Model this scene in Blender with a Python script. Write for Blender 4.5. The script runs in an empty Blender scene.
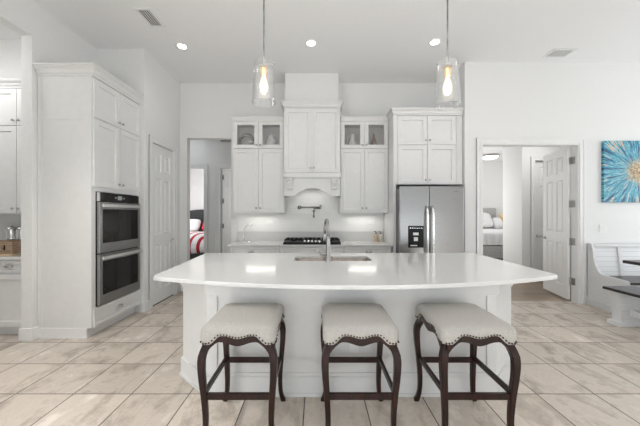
import bpy, math, random
from mathutils import Vector, Matrix
random.seed(4)
S = bpy.context.scene
C = S.collection
PI = math.pi

# ------------------------------------------------------------------ camera
cd = bpy.data.cameras.new('camera')
cam = bpy.data.objects.new('camera', cd)
C.objects.link(cam)
cam.location = (0, 0, 1.4)
cam.rotation_euler = (PI/2, 0, 0)
cd.sensor_width = 36
cd.lens = 286/640*36
cd.shift_x = 3/640
cd.shift_y = 1/640
cd.clip_start = 0.05
S.camera = cam

# ------------------------------------------------------------------ world, daylight and fill lamps, exposure
S.view_settings.view_transform = 'Standard'
S.view_settings.look = 'None'
S.view_settings.gamma = 1
S.view_settings.use_curve_mapping = False
S.view_settings.exposure = 0.05
w = bpy.data.worlds.new('world'); S.world = w
w.use_nodes = True
w.node_tree.nodes['Background'].inputs[0].default_value = (0.80, 0.90, 1.0, 1)
w.node_tree.nodes['Background'].inputs[1].default_value = 0.4

def area(name, loc, rot, sx, sy, power, col=(1, 1, 1), parent=None, spread=None):
    l = bpy.data.lights.new(name, 'AREA')
    l.shape = 'RECTANGLE'; l.size = sx; l.size_y = sy; l.energy = power; l.color = col
    if spread: l.spread = spread
    o = bpy.data.objects.new(name, l); C.objects.link(o)
    o.location = loc; o.rotation_euler = rot
    if parent: o.parent = parent
    return o

# daylight through the tall windows behind the camera (sky light)
area('window_daylight', (1.5, -3.9, 1.6), (PI/2, 0, 0), 7.6, 2.9, 8, (0.95, 0.98, 1.0))
area('ceiling_fill', (1.5, -3.6, 0.7), (PI/2+math.radians(62), 0, 0), 7.4, 1.2, 98, (0.90, 0.96, 1.0))  # added upward fill that brightens the ceiling; no patio is modelled
area('floor_bounce_fill', (1.5, -3.7, 2.9), (math.radians(38), 0, 0), 7.0, .8, 195, (0.93, 0.965, 1.0), spread=math.radians(50))  # added lamp lighting the floor behind the camera so it bounces upward
area('nook_daylight', (6.9, 2.75, 1.55), (PI/2, 0, PI/2), 2.8, 2.6, 74, (0.92, 0.965, 1.0))
area('side_daylight', (-3.1, -1.6, 1.6), (PI/2, 0, -PI/2), 3.4, 2.6, 70, (0.92, 0.965, 1.0))
area('pantry_fill', (-4.4, 2.75, 3.3), (math.radians(35), 0, 0), 1.6, .5, 14, (1.0, 0.99, 0.98))  # added fill lamp high in the pantry; no window stands there
area('bedroom_fill', (3.0, 7.6, 1.7), (PI/2, 0, -PI/2), 1.8, 2.0, 34, (1.0, 0.995, 0.985))  # added lamp in place of daylight in the bedroom, no window built
area('bedroom_wall_fill', (6.9, 7.6, 1.8), (PI/2, 0, PI/2), 1.8, 1.8, 15, (1.0, 1.0, 1.0))  # added to brighten the far bedroom wall; that side has no window
area('vestibule_fill', (4.4, 5.2, 2.98), (0, 0, 0), 0.9, 0.7, 9, (1.0, 0.98, 0.96))  # added downward fill below the vestibule ceiling
area('guest_room_fill', (-4.6, 7.9, 1.7), (PI/2, 0, -PI/2), 1.6, 1.8, 40, (1.0, 1.0, 1.0))  # added lamp in place of daylight from an unseen guest room window
area('hall_fill', (-3.2, 5.9, 3.2), (0, 0, 0), 1.2, .6, 7, (0.95, 0.98, 1.0))  # added downward fill that lifts the dim hallway
area('study_fill', (-0.75, 7.6, 1.8), (PI/2, 0, PI/2), 1.4, 1.6, 12, (1.0, 1.0, 1.0))  # added lamp standing in for an unseen study window

# ------------------------------------------------------------------ materials
def mat(name, col, rough=0.5, metal=0.0, spec=0.5, coat=0.0):
    m = bpy.data.materials.new(name); m.use_nodes = True
    b = m.node_tree.nodes['Principled BSDF']
    b.inputs['Base Color'].default_value = (*col, 1)
    b.inputs['Roughness'].default_value = rough
    b.inputs['Metallic'].default_value = metal
    b.inputs['Specular IOR Level'].default_value = spec
    b.inputs['Coat Weight'].default_value = coat
    return m

def nodes(m): return m.node_tree.nodes, m.node_tree.links, m.node_tree.nodes['Principled BSDF']

def noisy(m, scale, c1, c2, vec_scale=(1, 1, 1), detail=4, bump=0.0, lo=0.35, hi=0.65, dist=0.0):
    N, L, b = nodes(m)
    tc = N.new('ShaderNodeTexCoord'); mp = N.new('ShaderNodeMapping'); mp.inputs['Scale'].default_value = vec_scale
    L.new(tc.outputs['Object'], mp.inputs[0])
    n = N.new('ShaderNodeTexNoise'); n.inputs['Scale'].default_value = scale; n.inputs['Detail'].default_value = detail
    n.inputs['Distortion'].default_value = dist
    L.new(mp.outputs[0], n.inputs['Vector'])
    r = N.new('ShaderNodeValToRGB')
    r.color_ramp.elements[0].position = lo; r.color_ramp.elements[1].position = hi
    r.color_ramp.elements[0].color = (*c1, 1); r.color_ramp.elements[1].color = (*c2, 1)
    L.new(n.outputs['Fac'], r.inputs[0]); L.new(r.outputs[0], b.inputs['Base Color'])
    if bump:
        bp = N.new('ShaderNodeBump'); bp.inputs['Strength'].default_value = bump; bp.inputs['Distance'].default_value = 0.01
        L.new(n.outputs['Fac'], bp.inputs['Height']); L.new(bp.outputs[0], b.inputs['Normal'])
    return m

WALL = noisy(mat('wall_paint', (.8, .8, .8), .6, spec=.3), 60, (.80, .80, .79), (.83, .83, .82), bump=.03)
CEIL = noisy(mat('ceiling_paint', (.8, .8, .8), .8, spec=.2), 80, (.86, .86, .86), (.89, .89, .89), bump=.06)
TRIM = noisy(mat('trim_paint', (.84, .84, .83), .35), 20, (.83, .83, .82), (.85, .85, .84))
CAB = noisy(mat('cabinet_paint', (.82, .82, .81), .38), 12, (.76, .76, .75), (.78, .78, .77))
QUARTZ = noisy(mat('white_quartz', (.85, .85, .84), .11, spec=.5), 260, (.70, .70, .69), (.76, .76, .75), detail=2, lo=.3, hi=.5)
STONE = noisy(mat('pale_stone', (.6, .6, .6), .2), 240, (.58, .58, .57), (.66, .66, .65), detail=2)
STEEL = noisy(mat('brushed_steel', (.6, .6, .6), .28, 1.0), 8, (.36, .355, .35), (.42, .415, .41), (1, 1, 60))
STEELH = noisy(mat('bright_steel', (.8, .8, .8), .25, 1.0), 8, (.90, .90, .89), (.95, .95, .94), (60, 60, 1))
NICKEL = noisy(mat('satin_nickel', (.5, .5, .49), .3, 1.0), 30, (.42, .41, .40), (.50, .49, .48))
FAUCET = noisy(mat('faucet_nickel', (.5, .5, .5), .3, 1.0), 10, (.34, .34, .335), (.44, .44, .435))
DARKNICKEL = noisy(mat('dark_nickel', (.2, .2, .2), .4, 1.0), 10, (.20, .195, .19), (.27, .265, .26))
CHROME = noisy(mat('chrome', (.75, .75, .75), .12, 1.0), 10, (.72, .72, .72), (.78, .78, .78))
SINKM = noisy(mat('sink_steel', (.5, .5, .5), .35, 1.0), 20, (.27, .235, .21), (.35, .31, .28))
BLACK = noisy(mat('black_enamel', (.015, .015, .015), .35, spec=.2), 30, (.012, .012, .012), (.022, .022, .022))
OVENG = noisy(mat('oven_glass', (.02, .018, .016), .05, spec=.3), 5, (.012, .011, .010), (.02, .018, .016))
GAPSHADE = noisy(mat('painted_gap_shade', (.03, .03, .03), .7), 30, (.025, .025, .025), (.035, .035, .035))
WOOD = noisy(mat('dark_mahogany', (.06, .02, .012), .32, spec=.32), 9, (.009, .0035, .0025), (.032, .009, .0055), (6, 6, .6), detail=6, dist=.6)
LINEN = noisy(mat('cream_linen', (.68, .64, .58), .9, spec=.15), 420, (.38, .365, .338), (.60, .58, .548), detail=2, bump=.25)
BRASSN = noisy(mat('aged_brass', (.08, .05, .03), .4, .5), 40, (.05, .032, .02), (.11, .07, .04))
GOLD = noisy(mat('brushed_gold', (.75, .5, .25), .3, 1.0), 30, (.72, .46, .22), (.80, .55, .28))
PLASTIC = noisy(mat('white_plastic', (.84, .84, .83), .35), 10, (.83, .83, .82), (.85, .85, .84))
DISTRESS = noisy(mat('whitewashed_wood', (.72, .72, .72), .5), 5, (.72, .725, .73), (.80, .80, .80), (1, 10, 10), detail=5)
DARKTOP = noisy(mat('dark_stained_top', (.03, .025, .025), .28), 6, (.022, .018, .017), (.05, .04, .036), (2, 12, 12), detail=6)
CRATE = noisy(mat('rustic_pine', (.35, .24, .16), .6), 6, (.26, .17, .11), (.46, .33, .23), (1, 8, 8), detail=8)
BOARD = noisy(mat('maple_board', (.6, .45, .3), .5), 6, (.52, .38, .24), (.66, .50, .33), (1, 8, 8))
WHITECLOTH = noisy(mat('white_cotton', (.84, .84, .84), .9), 14, (.80, .80, .81), (.87, .87, .87), bump=.3)
GREYCLOTH = noisy(mat('grey_upholstery', (.45, .45, .45), .9), 30, (.40, .40, .40), (.52, .52, .52), bump=.2)
CHARCOAL = noisy(mat('charcoal_upholstery', (.04, .045, .045), .8), 20, (.03, .034, .034), (.055, .06, .06))
REDCLOTH = noisy(mat('red_cotton', (.5, .02, .04), .9), 20, (.42, .015, .03), (.55, .03, .05))
CERAMIC = noisy(mat('white_ceramic', (.78, .78, .76), .25), 12, (.72, .72, .70), (.82, .82, .80))
PEWTER = noisy(mat('grey_pewter', (.25, .25, .25), .4, .6), 12, (.18, .18, .18), (.34, .34, .34))
BRONZE = noisy(mat('brown_bronze', (.25, .15, .08), .45, .4), 18, (.14, .08, .045), (.36, .24, .14))
AMBER = noisy(mat('tan_label', (.55, .42, .30), .5), 30, (.45, .33, .22), (.66, .54, .42))
CREAM = noisy(mat('cream_glaze', (.7, .64, .55), .3), 30, (.64, .57, .47), (.78, .72, .64))
VENTG = noisy(mat('vent_shadow', (.12, .12, .12), .8), 20, (.02, .02, .02), (.035, .035, .035))  # near-black colour paints the shade inside the vent ducts
YELLOW = noisy(mat('yellow_shade', (.85, .62, .3), .8), 20, (.80, .56, .25), (.88, .68, .36))

def glass(name, tint=(1, 1, 1), f=0.06, edge=0.55, rough=0.02):
    m = bpy.data.materials.new(name); m.use_nodes = True
    N, L = m.node_tree.nodes, m.node_tree.links
    N.clear()
    out = N.new('ShaderNodeOutputMaterial'); mx = N.new('ShaderNodeMixShader')
    tr = N.new('ShaderNodeBsdfTransparent'); tr.inputs[0].default_value = (*tint, 1)
    gl = N.new('ShaderNodeBsdfGlossy'); gl.inputs['Roughness'].default_value = rough; gl.inputs[0].default_value = (.95, .95, .95, 1)
    lw = N.new('ShaderNodeLayerWeight'); lw.inputs[0].default_value = 0.35
    mr = N.new('ShaderNodeMapRange'); mr.inputs['To Min'].default_value = f; mr.inputs['To Max'].default_value = edge
    L.new(lw.outputs['Facing'], mr.inputs['Value'])
    L.new(mr.outputs[0], mx.inputs[0]); L.new(tr.outputs[0], mx.inputs[1]); L.new(gl.outputs[0], mx.inputs[2])
    L.new(mx.outputs[0], out.inputs[0])
    return m
PANE = glass('cabinet_pane', (.95, .95, .95), .04, .5)
SHADEG = glass('clear_shade_glass', (.99, .99, .99), .08, .95)

def emit(name, col, s):
    m = bpy.data.materials.new(name); m.use_nodes = True
    b = m.node_tree.nodes['Principled BSDF']
    b.inputs['Base Color'].default_value = (*col, 1)
    b.inputs['Emission Color'].default_value = (*col, 1)
    b.inputs['Emission Strength'].default_value = s
    return m
LEDM = emit('led_diffuser', (1, .98, .94), 6)
def bulb_glass():
    m = bpy.data.materials.new('warm_bulb'); m.use_nodes = True
    N, L = m.node_tree.nodes, m.node_tree.links
    N.clear()
    out = N.new('ShaderNodeOutputMaterial'); mx = N.new('ShaderNodeMixShader'); mx.inputs[0].default_value = .5
    tr = N.new('ShaderNodeBsdfTransparent'); em = N.new('ShaderNodeEmission')
    em.inputs[0].default_value = (1, .90, .70, 1); em.inputs[1].default_value = 1.9
    L.new(tr.outputs[0], mx.inputs[1]); L.new(em.outputs[0], mx.inputs[2]); L.new(mx.outputs[0], out.inputs[0])
    return m
BULBM = bulb_glass()
BOWLM = emit('bowl_lamp', (1, .97, .92), 1.6)

def tile_material():
    m = mat('beige_floor_tile', (.5, .45, .4), .28, spec=.45)
    N, L, b = nodes(m)
    tc = N.new('ShaderNodeTexCoord'); mp = N.new('ShaderNodeMapping')
    mp.inputs['Location'].default_value = (-1.707, -2.2256, 0)
    L.new(tc.outputs['Object'], mp.inputs[0])
    br = N.new('ShaderNodeTexBrick'); br.offset = 0; br.squash = 1
    br.inputs['Scale'].default_value = 1; br.inputs['Brick Width'].default_value = .45; br.inputs['Row Height'].default_value = .4465
    br.inputs['Mortar Size'].default_value = .0042; br.inputs['Mortar Smooth'].default_value = .1
    br.inputs['Color1'].default_value = (0, 0, 0, 1); br.inputs['Color2'].default_value = (1, 1, 1, 1); br.inputs['Mortar'].default_value = (.5, .5, .5, 1)
    L.new(mp.outputs[0], br.inputs['Vector'])
    # veins: diagonal stretched noise, shifted per tile
    rot = N.new('ShaderNodeMapping'); rot.inputs['Rotation'].default_value = (0, 0, .5); rot.inputs['Scale'].default_value = (2.0, 1.0, 1)
    L.new(tc.outputs['Object'], rot.inputs[0])
    wm = N.new('ShaderNodeMath'); wm.operation = 'MULTIPLY'; wm.inputs[1].default_value = 23
    L.new(br.outputs['Color'], wm.inputs[0])
    n1 = N.new('ShaderNodeTexNoise'); n1.noise_dimensions = '4D'; n1.inputs['Scale'].default_value = 1.9; n1.inputs['Detail'].default_value = 9; n1.inputs['Roughness'].default_value = .62; n1.inputs['Distortion'].default_value = .9
    L.new(rot.outputs[0], n1.inputs['Vector']); L.new(wm.outputs[0], n1.inputs['W'])
    n3 = N.new('ShaderNodeTexNoise'); n3.inputs['Scale'].default_value = 9; n3.inputs['Detail'].default_value = 10; n3.inputs['Roughness'].default_value = .72
    L.new(tc.outputs['Object'], n3.inputs['Vector'])
    ad = N.new('ShaderNodeMath'); ad.operation = 'MULTIPLY_ADD'; ad.inputs[1].default_value = .42
    L.new(n3.outputs['Fac'], ad.inputs[0]); L.new(n1.outputs['Fac'], ad.inputs[2])
    cr = N.new('ShaderNodeValToRGB')
    e = cr.color_ramp.elements
    e[0].position = .47; e[0].color = (.34, .295, .255, 1)
    e[1].position = .90; e[1].color = (.74, .675, .605, 1)
    x = e.new(.61); x.color = (.48, .42, .36, 1)
    x = e.new(.72); x.color = (.63, .56, .49, 1)
    x = e.new(.78); x.color = (.58, .515, .45, 1)
    L.new(ad.outputs[0], cr.inputs[0])
    hs = N.new('ShaderNodeHueSaturation')
    mr = N.new('ShaderNodeMapRange'); mr.inputs['To Min'].default_value = .90; mr.inputs['To Max'].default_value = 1.08
    L.new(br.outputs['Color'], mr.inputs['Value']); L.new(mr.outputs[0], hs.inputs['Value']); L.new(cr.outputs[0], hs.inputs['Color'])
    mx = N.new('ShaderNodeMixRGB'); mx.inputs['Color2'].default_value = (.085, .07, .06, 1)
    L.new(br.outputs['Fac'], mx.inputs['Fac']); L.new(hs.outputs[0], mx.inputs['Color1'])
    L.new(mx.outputs[0], b.inputs['Base Color'])
    rr = N.new('ShaderNodeMapRange'); rr.inputs['To Min'].default_value = .26; rr.inputs['To Max'].default_value = .8
    L.new(br.outputs['Fac'], rr.inputs['Value']); L.new(rr.outputs[0], b.inputs['Roughness'])
    bp = N.new('ShaderNodeBump'); bp.inputs['Strength'].default_value = .4; bp.inputs['Distance'].default_value = .003; bp.invert = True
    L.new(br.outputs['Fac'], bp.inputs['Height']); L.new(bp.outputs[0], b.inputs['Normal'])
    return m
TILE = tile_material()

def brick_material(name, c1, c2, mortar, bw, rh, ms, rough, axes='XZ', offset=.5):
    m = mat(name, c1, rough)
    N, L, b = nodes(m)
    tc = N.new('ShaderNodeTexCoord'); sp = N.new('ShaderNodeSeparateXYZ'); cb = N.new('ShaderNodeCombineXYZ')
    L.new(tc.outputs['Object'], sp.inputs[0])
    L.new(sp.outputs[axes[0]], cb.inputs[0]); L.new(sp.outputs[axes[1]], cb.inputs[1])
    br = N.new('ShaderNodeTexBrick'); br.offset = offset
    br.inputs['Scale'].default_value = 1; br.inputs['Brick Width'].default_value = bw; br.inputs['Row Height'].default_value = rh
    br.inputs['Mortar Size'].default_value = ms
    br.inputs['Color1'].default_value = (*c1, 1); br.inputs['Color2'].default_value = (*c2, 1); br.inputs['Mortar'].default_value = (*mortar, 1)
    L.new(cb.outputs[0], br.inputs['Vector']); L.new(br.outputs['Color'], b.inputs['Base Color'])
    return m
SUBWAY = brick_material('white_subway_tile', (.80, .80, .78), (.82, .82, .80), (.72, .72, .70), .30, .10, .0015, .2)
PLANKF = brick_material('grey_brown_planks', (.26, .20, .145), (.34, .265, .20), (.14, .10, .07), 1.2, .15, .002, .4, 'XY')
SHIPLAP = brick_material('white_shiplap', (.78, .79, .80), (.80, .81, .82), (.55, .55, .56), 9.0, .075, .003, .45)

def quilt_material():
    m = mat('striped_quilt', (.8, .8, .8), .9)
    N, L, b = nodes(m)
    tc = N.new('ShaderNodeTexCoord')
    wv = N.new('ShaderNodeTexWave'); wv.bands_direction = 'X'; wv.inputs['Scale'].default_value = 1.5; wv.inputs['Distortion'].default_value = 0.4; wv.inputs['Detail'].default_value = 1
    L.new(tc.outputs['Object'], wv.inputs['Vector'])
    r = N.new('ShaderNodeValToRGB'); r.color_ramp.interpolation = 'CONSTANT'
    e = r.color_ramp.elements
    e[0].position = 0; e[0].color = (.42, .015, .03, 1); e[1].position = .30; e[1].color = (.80, .82, .84, 1)
    x = e.new(.62); x.color = (.50, .58, .62, 1)
    x = e.new(.70); x.color = (.82, .82, .82, 1)
    L.new(wv.outputs['Fac'], r.inputs[0]); L.new(r.outputs[0], b.inputs['Base Color'])
    return m
QUILT = quilt_material()

def painting_material():
    m = mat('blue_burst_paint', (.2, .5, .6), .45)
    N, L, b = nodes(m)
    def math_(op, a, c=None):
        n = N.new('ShaderNodeMath'); n.operation = op
        for i, v in enumerate((a, c)):
            if v is None: continue
            if isinstance(v, (int, float)): n.inputs[i].default_value = v
            else: L.new(v, n.inputs[i])
        return n.outputs[0]
    tc = N.new('ShaderNodeTexCoord'); sp = N.new('ShaderNodeSeparateXYZ'); L.new(tc.outputs['Object'], sp.inputs[0])
    X, Z = sp.outputs['X'], sp.outputs['Z']
    negx = math_('MULTIPLY', X, -1)
    ang = math_('ARCTAN2', Z, negx)
    rad = math_('SQRT', math_('ADD', math_('MULTIPLY', X, X), math_('MULTIPLY', Z, Z)))
    cb = N.new('ShaderNodeCombineXYZ'); L.new(math_('MULTIPLY', ang, 7.5), cb.inputs[0]); L.new(math_('MULTIPLY', rad, 1.7), cb.inputs[1])
    n = N.new('ShaderNodeTexNoise'); n.inputs['Scale'].default_value = 1.6; n.inputs['Detail'].default_value = 3; n.inputs['Roughness'].default_value = .6; n.inputs['Distortion'].default_value = .35
    L.new(cb.outputs[0], n.inputs['Vector'])
    r = N.new('ShaderNodeValToRGB'); e = r.color_ramp.elements
    e[0].position = .27; e[0].color = (.008, .05, .12, 1)
    e[1].position = .74; e[1].color = (.62, .42, .25, 1)
    for p, c in ((.37, (.01, .10, .22)), (.43, (.015, .24, .38)), (.485, (.06, .40, .50)), (.52, (.34, .58, .62)), (.55, (.05, .36, .46)), (.60, (.015, .12, .24)), (.64, (.10, .45, .54)), (.69, (.55, .62, .58))):
        x = e.new(p); x.color = (*c, 1)
    sr = N.new('ShaderNodeMapRange'); sr.inputs['From Min'].default_value = .36; sr.inputs['From Max'].default_value = .64; sr.inputs['To Min'].default_value = .27; sr.inputs['To Max'].default_value = .74
    L.new(n.outputs['Fac'], sr.inputs['Value']); L.new(sr.outputs[0], r.inputs[0])
    n2 = N.new('ShaderNodeTexNoise'); n2.inputs['Scale'].default_value = 26; n2.inputs['Detail'].default_value = 4
    L.new(tc.outputs['Object'], n2.inputs['Vector'])
    g = N.new('ShaderNodeValToRGB'); ge = g.color_ramp.elements
    ge[0].position = .35; ge[0].color = (.14, .09, .05, 1); ge[1].position = .62; ge[1].color = (.62, .48, .26, 1)
    L.new(n2.outputs['Fac'], g.inputs[0])
    rr = math_('ADD', rad, math_('MULTIPLY', math_('SUBTRACT', n.outputs['Fac'], .5), .30))
    f = N.new('ShaderNodeMapRange'); f.inputs['From Min'].default_value = .11; f.inputs['From Max'].default_value = .21
    L.new(rr, f.inputs['Value'])
    mx = N.new('ShaderNodeMixRGB'); L.new(f.outputs[0], mx.inputs['Fac']); L.new(g.outputs[0], mx.inputs['Color1']); L.new(r.outputs[0], mx.inputs['Color2'])
    L.new(mx.outputs[0], b.inputs['Base Color'])
    return m
PAINTING = painting_material()

# ------------------------------------------------------------------ mesh helpers
class MB:
    def __init__(s): s.v = []; s.f = []; s.sm = []
    def add(s, vs, fs, smooth=False):
        o = len(s.v); s.v += [tuple(v) for v in vs]
        for f in fs: s.f.append([i+o for i in f]); s.sm.append(smooth)
        return s
    def box(s, x0, x1, y0, y1, z0, z1):
        vs = [(x, y, z) for z in (z0, z1) for y in (y0, y1) for x in (x0, x1)]
        return s.add(vs, [(0, 2, 3, 1), (4, 5, 7, 6), (0, 1, 5, 4), (2, 6, 7, 3), (0, 4, 6, 2), (1, 3, 7, 5)])
    def prism(s, poly, axis, a, b):
        n = len(poly)
        def p(q, h): return {'x': (h, q[0], q[1]), 'y': (q[0], h, q[1]), 'z': (q[0], q[1], h)}[axis]
        vs = [p(q, a) for q in poly] + [p(q, b) for q in poly]
        fs = [list(range(n))[::-1], list(range(n, 2*n))] + [(i, (i+1) % n, n+(i+1) % n, n+i) for i in range(n)]
        return s.add(vs, fs)
    def lathe(s, prof, c=(0, 0, 0), n=24, axis='z', closed=False):
        vs = []
        for r, h in prof:
            for k in range(n):
                a = 2*PI*k/n; u, v = r*math.cos(a), r*math.sin(a)
                q = {'z': (u, v, h), 'y': (u, h, v), 'x': (h, u, v)}[axis]
                vs.append((q[0]+c[0], q[1]+c[1], q[2]+c[2]))
        fs = []
        m = len(prof)
        for i in range(m if closed else m-1):
            for k in range(n):
                j = (i+1) % m
                fs.append((i*n+k, i*n+(k+1) % n, j*n+(k+1) % n, j*n+k))
        s.add(vs, fs, True)
        if not closed:
            o = len(s.v)-len(vs)
            for i in (0, m-1):
                if prof[i][0] > 1e-5: s.f.append([o+i*n+k for k in range(n)]); s.sm.append(False)
        return s
    def tube(s, pts, r, n=10, square=False, ry=None):
        P = [Vector(p) for p in pts]; m = len(P)
        R = r if isinstance(r, (list, tuple)) else [r]*m
        up = None; vs = []
        if square: n = 4
        for i in range(m):
            t = (P[min(i+1, m-1)]-P[max(i-1, 0)]).normalized()
            if up is None:
                up = Vector((0, 1, 0)) if abs(t.y) < .9 else Vector((1, 0, 0))
            up = (up - t*up.dot(t)).normalized(); sd = t.cross(up)
            for k in range(n):
                a = 2*PI*k/n + (PI/4 if square else 0)
                q = R[i]*(1.414 if square else 1)
                vs.append(P[i]+sd*math.cos(a)*q+up*math.sin(a)*q)
        fs = [(i*n+k, i*n+(k+1) % n, (i+1)*n+(k+1) % n, (i+1)*n+k) for i in range(m-1) for k in range(n)]
        s.add(vs, fs, not square)
        o = len(s.v)-len(vs)
        s.f += [[o+k for k in range(n)][::-1], [o+(m-1)*n+k for k in range(n)]]; s.sm += [False, False]
        return s
    def ball(s, c, r, n=12, sq=(1, 1, 1)):
        m = n//2
        vs = []; fs = []
        for i in range(m+1):
            a = -PI/2+PI*i/m
            for k in range(n):
                b = 2*PI*k/n
                vs.append((c[0]+r*sq[0]*math.cos(a)*math.cos(b), c[1]+r*sq[1]*math.cos(a)*math.sin(b), c[2]+r*sq[2]*math.sin(a)))
        for i in range(m):
            for k in range(n): fs.append((i*n+k, i*n+(k+1) % n, (i+1)*n+(k+1) % n, (i+1)*n+k))
        return s.add(vs, fs, True)
    def pillow(s, c, sx, sy, sz, n=28, p=.45, tilt=0.0):
        m = n//2; vs = []; fs = []
        sg = lambda a, q: math.copysign(abs(a)**q, a)
        M = Matrix.Rotation(tilt, 4, 'X')
        for i in range(m+1):
            a = -PI/2+PI*i/m
            for k in range(n):
                b = 2*PI*k/n
                q = Vector((sx*sg(math.cos(a), .6)*sg(math.cos(b), p), sy*sg(math.cos(a), .6)*sg(math.sin(b), p), sz*sg(math.sin(a), 1)))
                q = M @ q
                vs.append((q.x+c[0], q.y+c[1], q.z+c[2]))
        for i in range(m):
            for k in range(n): fs.append((i*n+k, i*n+(k+1) % n, (i+1)*n+(k+1) % n, (i+1)*n+k))
        return s.add(vs, fs, True)
    def slab(s, w, h, t, panels, depth=.008, b=.010, raised=False, both=False, x=0, y=0, z=0):
        """panelled door slab; front at y, facing -Y, thickness to +Y"""
        xs = sorted({0, w} | {round(q[0], 4) for q in panels} | {round(q[1], 4) for q in panels})
        zs = sorted({0, h} | {round(q[2], 4) for q in panels} | {round(q[3], 4) for q in panels})
        def side(yf, d, flip):
            for i in range(len(xs)-1):
                for j in range(len(zs)-1):
                    x0, x1, z0, z1 = xs[i], xs[i+1], zs[j], zs[j+1]
                    cx, cz = (x0+x1)/2, (z0+z1)/2
                    inp = any(q[0] < cx < q[1] and q[2] < cz < q[3] for q in panels)
                    rings = [(0, 0)]
                    if inp:
                        rings.append((b, depth))
                        if raised: rings += [(b+.012, depth), (b+.035, depth*.25)]
                    vs = []
                    for ins, dd in rings:
                        vs += [(x+x0+ins, y+yf+d*dd, z+z0+ins), (x+x1-ins, y+yf+d*dd, z+z0+ins), (x+x1-ins, y+yf+d*dd, z+z1-ins), (x+x0+ins, y+yf+d*dd, z+z1-ins)]
                    fs = []
                    for r in range(len(rings)-1):
                        for k in range(4): fs.append((r*4+k, r*4+(k+1) % 4, r*4+4+(k+1) % 4, r*4+4+k))
                    q = (len(rings)-1)*4
                    fs.append((q, q+1, q+2, q+3))
                    if flip: fs = [f[::-1] for f in fs]
                    s.add(vs, fs)
        side(0, 1, False)
        if both: side(t, -1, True)
        else: s.add([(x, y+t, z), (x+w, y+t, z), (x+w, y+t, z+h), (x, y+t, z+h)], [(3, 2, 1, 0)])
        vs = [(x, y, z), (x+w, y, z), (x+w, y, z+h), (x, y, z+h), (x, y+t, z), (x+w, y+t, z), (x+w, y+t, z+h), (x, y+t, z+h)]
        s.add(vs, [(0, 4, 5, 1), (1, 5, 6, 2), (2, 6, 7, 3), (3, 7, 4, 0)])
        return s
    def crown(s, x0, x1, y0, y1, z0, z1, p, left=True, right=True):
        prof = [(.10, 0), (.10, .18), (.30, .26), (.45, .55), (.80, .72), (.80, .80), (1, .84), (1, 1)]
        h = z1-z0; vs = []; fs = []
        for a, b in prof:
            xl = x0-p*a if left else x0; xr = x1+p*a if right else x1; yf = y0-p*a; z = z0+h*b
            vs += [(xl, y1, z), (xl, yf, z), (xr, yf, z), (xr, y1, z)]
        for i in range(len(prof)-1):
            for k in range(4): fs.append((i*4+k, i*4+(k+1) % 4, i*4+4+(k+1) % 4, i*4+4+k))
        n = (len(prof)-1)*4
        fs += [(3, 2, 1, 0), (n, n+1, n+2, n+3)]
        return s.add(vs, fs)
    def build(s, name, m, parent=None, label=None, bevel=0.0, loc=None, rotz=0, bseg=2):
        me = bpy.data.meshes.new(name); me.from_pydata(s.v, [], s.f)
        me.polygons.foreach_set('use_smooth', s.sm)
        me.materials.append(m); me.update()
        o = bpy.data.objects.new(name, me); C.objects.link(o)
        if parent: o.parent = parent
        if loc: o.location = loc
        if rotz: o.rotation_euler = (0, 0, rotz)
        if label: o['label'] = label
        if bevel:
            bv = o.modifiers.new('bevel', 'BEVEL'); bv.width = bevel; bv.segments = bseg; bv.limit_method = 'ANGLE'
        return o

def tag(o, label, cat, group=None, kind=None):
    o['label'] = label; o['category'] = cat
    if group: o['group'] = group
    if kind: o['kind'] = kind
    return o
def thing(name, label, cat, loc=(0, 0, 0), rotz=0, group=None, kind=None):
    o = bpy.data.objects.new(name, None); C.objects.link(o); o.empty_display_size = .05
    o.location = loc; o.rotation_euler = (0, 0, rotz)
    return tag(o, label, cat, group, kind)
def struct(name, mb, m, label, cat, bevel=0, **k):
    return tag(mb.build(name, m, bevel=bevel, **k), label, cat, kind='structure')
def copy_tree(o, parent=None):
    c = o.copy(); C.objects.link(c)
    if parent: c.parent = parent
    for ch in list(o.children): copy_tree(ch, c)
    return c
def box(*a): return MB().box(*a)

# ------------------------------------------------------------------ room shell
H = 3.765
struct('floor', MB().box(-5.7, 7.12, -4.12, 4.60, -.1, 0).box(-5.7, 2.42, 4.60, 9.7, -.1, 0), TILE, 'beige veined square floor tiles with dark grout', 'floor')
struct('floor_bedroom', box(2.42, 7.3, 4.60, 9.2, -.1, -.001), PLANKF, 'grey brown plank floor beyond the double doorway', 'floor')
struct('ceiling', box(-5.7, 7.12, -4.12, 5.283, H, H+.1), CEIL, 'high pale grey kitchen ceiling', 'ceiling')
struct('wall_back', MB().box(-2.473, -2.347, 5.163, 5.283, 0, H).box(-2.347, -1.552, 5.163, 5.283, 2.77, H).box(-1.552, 2.30, 5.163, 5.283, 0, H), WALL, 'white wall behind the stove with the hallway opening', 'wall')
struct('wall_pantry', MB().box(-2.593, -2.473, 4.09, 4.29, 0, H).box(-2.593, -2.473, 4.29, 4.94, 2.48, H).box(-2.593, -2.473, 4.94, 5.283, 0, H), WALL, 'white side wall holding the narrow six-panel door', 'wall')
struct('wall_alcove', box(-3.15, -2.593, 4.09, 4.21, 0, H), WALL, 'shaded white wall strip above and behind the oven cabinet', 'wall')
struct('wall_left', MB().box(-3.27, -3.15, -4, -3.4, 0, H).box(-3.27, -3.15, -3.4, .2, 0, .2).box(-3.27, -3.15, -3.4, .2, 2.9, H).box(-3.27, -3.15, .2, 1.2, 0, H).box(-3.27, -3.15, 1.2, 3.16, 3.37, H).box(-3.27, -3.15, 3.16, 4.21, 0, H), WALL, 'white wall left of the oven cabinet with a tall cased opening', 'wall')
struct('wall_fridge', box(2.30, 2.42, 4.57, 9.12, 0, H), WALL, 'white return wall right of the fridge', 'wall')
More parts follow.
